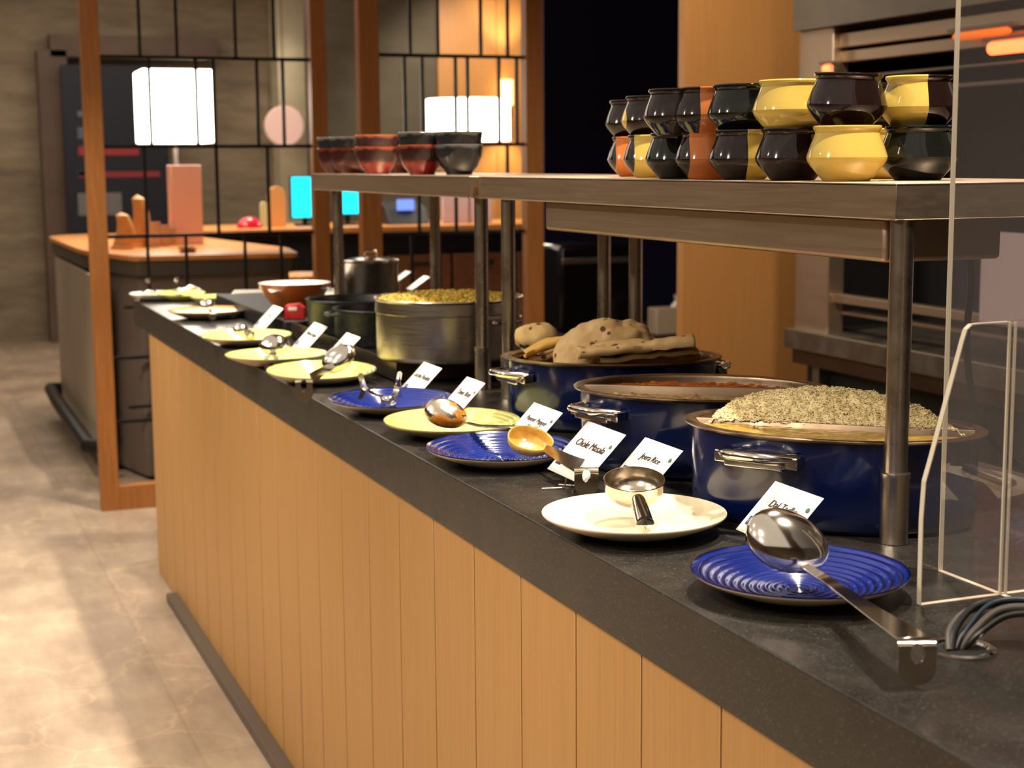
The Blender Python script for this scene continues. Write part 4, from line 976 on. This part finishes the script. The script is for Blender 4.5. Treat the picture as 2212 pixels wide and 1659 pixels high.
MB().box(-.2, .2, -.15, .15, 0, .42).obj('machine_body', simple('gloss_black', (16, 15, 15), .2), t, bevel=.02)
MB().box(-.19, .17, -.165, -.15, .33, .36).obj('chrome_rim', M_dullsteel, t, bevel=.004)

# ------------------------------------------------------------------ wood framed wire screens
def screen(label, y, pxs, posts, bars_z, vert, open_right, z0_=0.0):
    (l0, l1), (r0, r1) = posts
    xl0, xl1, xr0, xr1 = [ony(p_, 300, y).x for p_ in (l0, l1, r0, r1)]
    t = thing('wire_screen', label, 'room divider', ((xl0+xr1)/2, y, 0), 0, 'oak framed wire grid room dividers')
    for (a, b) in ((xl0, xl1), (xr0, xr1)): MB().box(a, b, y-.03, y+.03, 0, 3.0).obj('frame_post', M_frame, t, world=True, bevel=.002)
    MB().box(xl1, xr0, y-.03, y+.03, 0, .10).obj('bottom_rail', M_frame, t, world=True, bevel=.002)
    MB().box(xl1, xr0, y-.03, y+.03, 2.9, 3.0).obj('top_rail', M_frame, t, world=True)
    for k, z in enumerate(bars_z): MB().box(xl1, xr0, y-.006, y+.006, z-.007, z+.007).obj('wire_bar', M_blackmetal, t, world=True, smooth=False)
    zs = [.1] + list(reversed(bars_z)) + [2.9]
    m = {}
    for (px, py, row) in vert:
        x = ony(px, py, y).x
        MB().box(x-.006, x+.006, y-.006, y+.006, zs[row], zs[row+1]).obj('wire_upright', M_blackmetal, t, world=True, smooth=False)
    return t
bz = [1.818, 1.466, 1.11, .62, .36]
screen('left oak framed black wire screen at the far end of counter', 6.42, None, ((182, 222), (672, 705)), bz,
       [(300, 60, 5), (380, 60, 5), (507, 60, 5), (590, 60, 5), (324, 220, 4), (425, 220, 4), (463, 220, 4), (556, 220, 4), (612, 220, 4), (315, 420, 3), (470, 420, 3), (580, 420, 3),
        (320, 560, 2), (403, 560, 2), (530, 560, 2), (608, 560, 2)], True)
screen('right oak framed black wire screen beside the dark opening', 6.05, None, ((775, 818), (1132, 1168)), bz,
       [(885, 60, 5), (945, 60, 5), (1038, 60, 5), (1096, 60, 5), (874, 200, 4), (912, 200, 4), (984, 200, 4), (1010, 200, 4), (1078, 200, 4), (1116, 200, 4), (905, 430, 3), (985, 430, 3), (1096, 350, 3), (890, 580, 2), (950, 580, 2), (1090, 600, 2)], True)

# ------------------------------------------------------------------ reception desks and things on them
def rounded_poly(pts, r, n=6):
    out = []; N_ = len(pts)
    for i in range(N_):
        p = Vector(pts[i]).to_2d() if len(pts[i]) > 2 else Vector(pts[i]); a = Vector(pts[i-1]); b = Vector(pts[(i+1) % N_])
        d1 = (a-p).normalized(); d2 = (b-p).normalized(); rr = min(r[i], (a-p).length*.49, (b-p).length*.49)
        for k in range(n+1):
            t_ = k/n; out.append(tuple((p+d1*rr)*(1-t_)**2 + p*2*t_*(1-t_) + (p+d2*rr)*t_**2))
    return out
DZ = 1.0
dk = thing('reception_desk', 'wood topped reception desk with a rounded left end behind the left screen', 'desk', (1.25, 8.0, 0))
top = rounded_poly([(.78, 9.35), (.80, 7.55), (.95, 6.92), (1.66, 6.85), (1.72, 7.3), (1.45, 9.35)], [.35, .2, .03, .03, .1, .1])
MB().prism(top, 'z', DZ-.02, DZ).obj('desk_top', M_desk, dk, world=True, ang=30)
band = [(x+(1.25-x)*.02, y+(8-y)*.008) for x, y in top]
MB().prism(band, 'z', DZ-.085, DZ-.02).obj('dark_band', simple('bronze_band', (74, 66, 54), .5), dk, world=True, ang=30)
MB().prism([(x+(1.25-x)*.08, y+(8-y)*.03) for x, y in top], 'z', 0.02, DZ-.085).obj('desk_body', varied('grey_taupe_panel', [(.3, (92, 78, 68)), (.7, (112, 96, 84))], (1, 1, 1), 1.5, .6), dk, world=True, ang=30)
MB().box(.80, .815, 7.15, 8.95, .06, .90).obj('side_panel', varied('pale_taupe_panel', [(.3, (150, 134, 112)), (.7, (168, 152, 130))], (1, 1, 1), 1.5, .6), dk, world=True)
MB().tube([(.80, 8.95, .16), (.74, 8.9, .17), (.735, 8.5, .16), (.735, 7.05, .16), (.80, 7.0, .16)], .035, 14).obj('foot_rail', M_blackmetal, dk, world=True)
for z in (.78, .56, .34): MB().box(.90, 1.62, 6.915, 6.93, z-.006, z+.006).obj('shadow_gap', M_dark, dk, world=True)
dk2 = thing('back_desk', 'long wood topped back desk with brown drawers across the rear of room', 'desk', (2.4, 9.5, 0))
MB().box(1.52, 4.3, 9.0, 9.75, .985, 1.02).obj('desk_top', M_desk, dk2, world=True, bevel=.004)
MB().box(1.54, 4.3, 9.08, 9.75, .0, .985).obj('desk_body', M_dark, dk2, world=True)
M_drawer = varied('brown_drawer_wood', [(.3, (112, 68, 38)), (.7, (138, 88, 52))], (14, 2, 14), 2, .5)
for k in range(4):
    for j in range(2):
        xx = ony(838, 600, 9.06).x + k*.42; o = MB().box(xx, xx+.40, 9.05, 9.08, .30+.28*j, .30+.28*j+.26).obj('drawer', M_drawer, dk2, world=True, bevel=.003)
        g = MB().box(xx+.14, xx+.26, 9.035, 9.05, .30+.28*j+.20, .30+.28*j+.215).obj('drawer_handle', M_dark, o); g.location = -Vector(WL['back_desk'])
DT = 1.021
def lampstem(t, r, z1, foot=.1):
    MB().lathe([(0, 0), (foot, 0), (foot, .012), (.012, .018), (.012, z1), (0, z1)], 28).obj('lamp_stem', simple('grey_lamp_metal', (150, 140, 132), .4, .6), t)
M_shade = simple('lit_white_shade', (255, 250, 240), .7, emit=(255, 244, 228), es=3.0)
# cube lamp
y = 8.6; a = ony(283, 310, y); b = ony(467, 155, y); c_ = Vector(((a.x+b.x)/2, y, 0))
t = thing('cube_lamp', 'big glowing white box shaped table lamp on the reception desk', 'lamp', (c_.x, c_.y, DZ+.001))
hw = (b.x-a.x)/2*.80
MB().box(-hw, hw, -hw, hw, a.z-DZ, b.z-DZ, mx=Matrix.Rotation(R(-2), 4, 'Z')).obj('lamp_shade', M_shade, t, bevel=.01)
lampstem(t, .1, a.z-DZ+.01)
# drum lamp on the back desk
y = 9.35; a = ony(922, 305, y); b = ony(1100, 215, y)
t = thing('drum_lamp', 'wide glowing white drum shaded lamp on the back desk', 'lamp', ((a.x+b.x)/2, y, DT))
rr = (b.x-a.x)/2*.95
MB().lathe([(0, a.z-DT+.002), (rr, a.z-DT), (rr, b.z-DT), (0, b.z-DT)], 56).obj('lamp_shade', M_shade, t)
lampstem(t, .1, a.z-DT)
# wall sconce
p = ony(1092, 200, 11.9); t = thing('wall_sconce', 'up and down glowing sconce on the orange panelled wall', 'lamp', (p.x, 11.9, p.z))
MB().lathe([(.05, -.10), (.06, -.1), (.06, .1), (.05, .1)], 24).obj('sconce_body', simple('sconce_glow', (255, 230, 160), .5, emit=(255, 220, 130), es=1.5), t)
for zz, rx in ((.14, R(180)), (-.14, 0)):
    l = bpy.data.lights.new('sconce_light', 'SPOT'); l.energy = 22; l.color = (1, .78, .45); l.spot_size = R(80); l.spot_blend = .6; l.shadow_soft_size = .04
    o = bpy.data.objects.new('sconce_light', l); sc.collection.objects.link(o); o.location = (p.x, 11.78, p.z+zz); o.rotation_euler = (rx, 0, 0)
for (lx, ly, lz, e_) in ((c_.x, c_.y-.5, 1.7, 6), ((a.x+b.x)/2, 8.9, 1.6, 6)):
    l = bpy.data.lights.new('lamp_light', 'POINT'); l.energy = e_; l.color = (1, .86, .68); l.shadow_soft_size = .15
    o = bpy.data.objects.new('lamp_light', l); sc.collection.objects.link(o); o.location = (lx, ly, lz)
# navy notice board behind desk
y = 12.7; a = ony(130, 140, y); b = ony(372, 545, y)
t = thing('notice_board', 'tall navy notice board with blurred red and grey lines left of room', 'board', ((a.x+b.x)/2, y, .3))
MB().box(a.x, b.x, y-.02, y+.04, .3, a.z).obj('board_panel', simple('board_navy', (8, 9, 26), .6), t, world=True)
for (xa, xb, ya_, yb_, cc) in ((168, 190, 240, 252, (90, 96, 110)), (168, 190, 275, 300, (80, 86, 100)), (170, 300, 316, 336, (150, 40, 44)), (170, 345, 370, 384, (140, 40, 44)), (168, 196, 370, 380, (60, 66, 90))):
    p0 = ony(xa, yb_, y-.025); p1 = ony(xb, ya_, y-.025)
    MB().box(p0.x, p1.x, y-.026, y-.021, p0.z, p1.z).obj('printed_line', simple('line_%d' % cc[0], cc, .6), t, world=True, smooth=False)
p0 = ony(170, 466, y-.025); p1 = ony(262, 416, y-.025)
MB().box(p0.x, p1.x, y-.026, y-.021, p0.z, p1.z).obj('printed_box', simple('board_grey', (110, 104, 100), .6), t, world=True, smooth=False)
a2 = ony(108, 108, 12.8); b2 = ony(470, 132, 12.8)
o = MB().box(a2.x, b2.x, 12.78, 12.95, a2.z-.05, a2.z+.12).obj('trim_lintel', varied('brown_lintel', [(.3, (80, 62, 48)), (.7, (96, 76, 60))], (1, 1, 1), 3, .7)); struct(o)
o = MB().box(a2.x-.1, a2.x+.12, 12.78, 12.95, 0, a2.z).obj('trim_jamb', MATS['brown_lintel']); struct(o)
p = ony(614, 272, 12.5); t = thing('pink_disc', 'round pale pink disc hanging in front of the pale pillar', 'sign', (p.x, 12.5, p.z))
rr = 41*13.2/F
MB().lathe([(0, -.02), (rr-.01, -.02), (rr, -.01), (rr, .01), (rr-.01, .02), (0, .02)], 48, mx=Matrix.Rotation(R(90), 4, 'X')).obj('disc', simple('pale_pink', (214, 176, 160), .6, emit=(214, 168, 150), es=.25), t)  # pale pink disc with a faint glow in its material
MB().tube([(0, 0, rr-.005), (0, 0, 3.0-p.z)], .004, 8).obj('hanging_wire', M_blackmetal, t)
# screens
M_cyan = simple('cyan_screen', (20, 200, 235), .3, emit=(24, 205, 240), es=1.1)
for x0p, x1p, y0p, y1p, lab in ((632, 690, 382, 470, 'bright cyan monitor left of the first oak post on the back desk'), (730, 776, 411, 462, 'smaller bright cyan monitor between the two oak posts')):
    yy_ = 9.3; a = ony(x0p, y1p, yy_); b = ony(x1p, y0p, yy_)
    t = thing('monitor', lab, 'monitor', ((a.x+b.x)/2, yy_, DT), 0, 'cyan lit monitors on the back desk')
    w2 = (b.x-a.x)/2; z0q = max(.02, a.z-DT); z1q = b.z-DT
    MB().box(-w2-.008, w2+.008, .002, .03, z0q-.008, z1q+.008).obj('casing', M_dark, t, bevel=.003)
    MB().box(-w2, w2, -.001, .0015, z0q, z1q).obj('display', M_cyan, t, smooth=False)
    MB().box(-.06, .06, -.03, .07, 0, .012).obj('monitor_foot', M_dark, t); MB().box(-.015, .015, .03, .045, 0, z0q+.05).obj('neck', M_dark, t)
yy_ = 9.25; a = ony(824, 468, yy_); b = ony(925, 432, yy_)
t = thing('desk_phone', 'black desk device with a small glowing blue display', 'phone', ((a.x+b.x)/2, yy_, DT))
MB().prism([(-.1, 0), (.12, 0), (.12, .14), (-.02, .10)], 'x', -.13, .13).obj('device_body', M_dark, t, bevel=.006)
MB().box(-.06, .04, -.06, -.03, .085, .15).obj('display', simple('blue_display', (90, 120, 220), .4, emit=(90, 120, 220), es=.8), t)
for px, w_, hh_, lab in ((985, .10, .20, 'lilac grey panel of papers on the back desk, left one'), (1035, .09, .19, 'lilac grey panel of papers on the back desk, right one')):
    p = ony(px, 462, 9.2); t = thing('paper_holder', lab, 'holder', (p.x, 9.2, DT), 0, 'lilac paper panels on the back desk')
    MB().box(-w_*.9, w_*.9, -.02, .02, 0, .18).obj('panel', simple('lilac_panel', (186, 160, 164), .6), t, bevel=.004)
# things on the reception desk
def desk_at(px, y): return ony(px, 500, y).x
t = thing('pink_box', 'tall salmon pink box in front of the cube lamp', 'box', (desk_at(402, 7.9), 7.9, DZ+.001))
hw = 30*8.5/F; MB().box(-hw, hw, -.06, .06, 0, ony(402, 357, 7.9).z-DZ).obj('box_body', simple('salmon_card', (236, 178, 156), .6), t, bevel=.004)
M_carve = simple('pale_carved_wood', (220, 160, 96), .5)
for k, (px, hh_, w_, lab) in enumerate(((262, .17, .05, 'shorter pale wood carved hand shape on the reception desk'), (298, .25, .05, 'taller pale wood carved hand shape on the reception desk'))):
    t = thing('wooden_ornament', lab, 'ornament', (desk_at(px, 7.6+.15*k), 7.6+.15*k, DZ+.001), 0, 'pale wooden hand ornaments')
    MB().grid(lambda u, v: (w_*(.75+.25*math.cos(v*2.4))*math.cos(u*2*math.pi)*(1 if v < .98 else .1)+.02*math.sin(v*3), w_*.6*math.sin(u*2*math.pi)*(1 if v < .98 else .1), v*hh_), 20, 14, wrap=True).obj('carved_body', M_carve, t)
    MB().lathe([(0, 0), (w_*1.1, 0), (w_*1.1, .012), (0, .014)], 24).obj('ornament_base', M_carve, t)
M_gls = simple('pink_tumbler', (214, 180, 160), .2)
for k, px in enumerate((330, 352, 366)):
    t = thing('tumbler', ('left', 'middle', 'right')[k] + 'most of three pinkish tumblers beside the salmon box', 'glass', (desk_at(px, 7.7+.08*k), 7.7+.08*k, DZ+.001), 0, 'pinkish tumblers on reception desk')
    MB().lathe([(0, .004), (.026, .004), (.036, .12-.02*k), (.038, .12-.02*k), (.029, 0), (0, 0)], 28).obj('glass_wall', M_gls, t, ang=50)
t = thing('red_dish', 'shiny red rounded dish on the back desk left end', 'dish', (ony(539, 485, 9.2).x, 9.2, DT))
MB().grid(lambda u, v: (.075*math.cos(u*2*math.pi)*math.cos(v*1.57), .05*math.sin(u*2*math.pi)*math.cos(v*1.57), .065*math.sin(v*1.57)), 28, 12, wrap=True).obj('shell', simple('gloss_red', (200, 30, 50), .2, coat=.5), t)
for px, hh_, w_, lab, mt in ((598, .24, .055, 'rounded pale wood paddle standing on the back desk', M_carve), (570, .15, .02, 'thin pale green card standing beside the wooden paddle', simple('pale_green', (196, 196, 140), .6))):
    t = thing('standing_paddle', lab, 'ornament', (ony(px, 480, 9.25).x, 9.25, DT))
    pl = [(-w_, 0), (w_, 0)] + [(w_*math.cos(a_), hh_-w_+w_*math.sin(a_)) for a_ in [math.pi*i/12 for i in range(13)]]
    MB().prism(pl, 'y', -.012, .012).obj('paddle_body', mt, t, bevel=.003)
t = thing('small_dish', 'small dark dish at the front edge of reception desk', 'dish', (desk_at(404, 7.15), 7.15, DZ+.001))
MB().lathe([(0, .006), (.03, .008), (.045, .025), (.048, .025), (.035, 0), (0, 0)], 28).obj('dish_body', M_tube, t)
# stools
for k, (px, py, lab) in enumerate(((655, 590, 'round wood topped stool with dark legs by the first oak post'),)):
    p = ony(px, py, 7.9); t = thing('round_stool', lab, 'stool', (p.x, 7.9, 0)); hz = p.z
    MB().lathe([(0, hz-.05), (.12, hz-.05), (.135, hz-.03), (.135, hz-.01), (.12, hz), (0, hz)], 36).obj('seat', M_desk, t)
    for q in range(4):
        a_ = q*math.pi/2+.6; MB().tube([(.07*math.cos(a_), .07*math.sin(a_), hz-.05), (.16*math.cos(a_), .16*math.sin(a_), 0)], .012, 10).obj('leg', M_frame, t)

print('OBJECTS', len(bpy.data.objects))
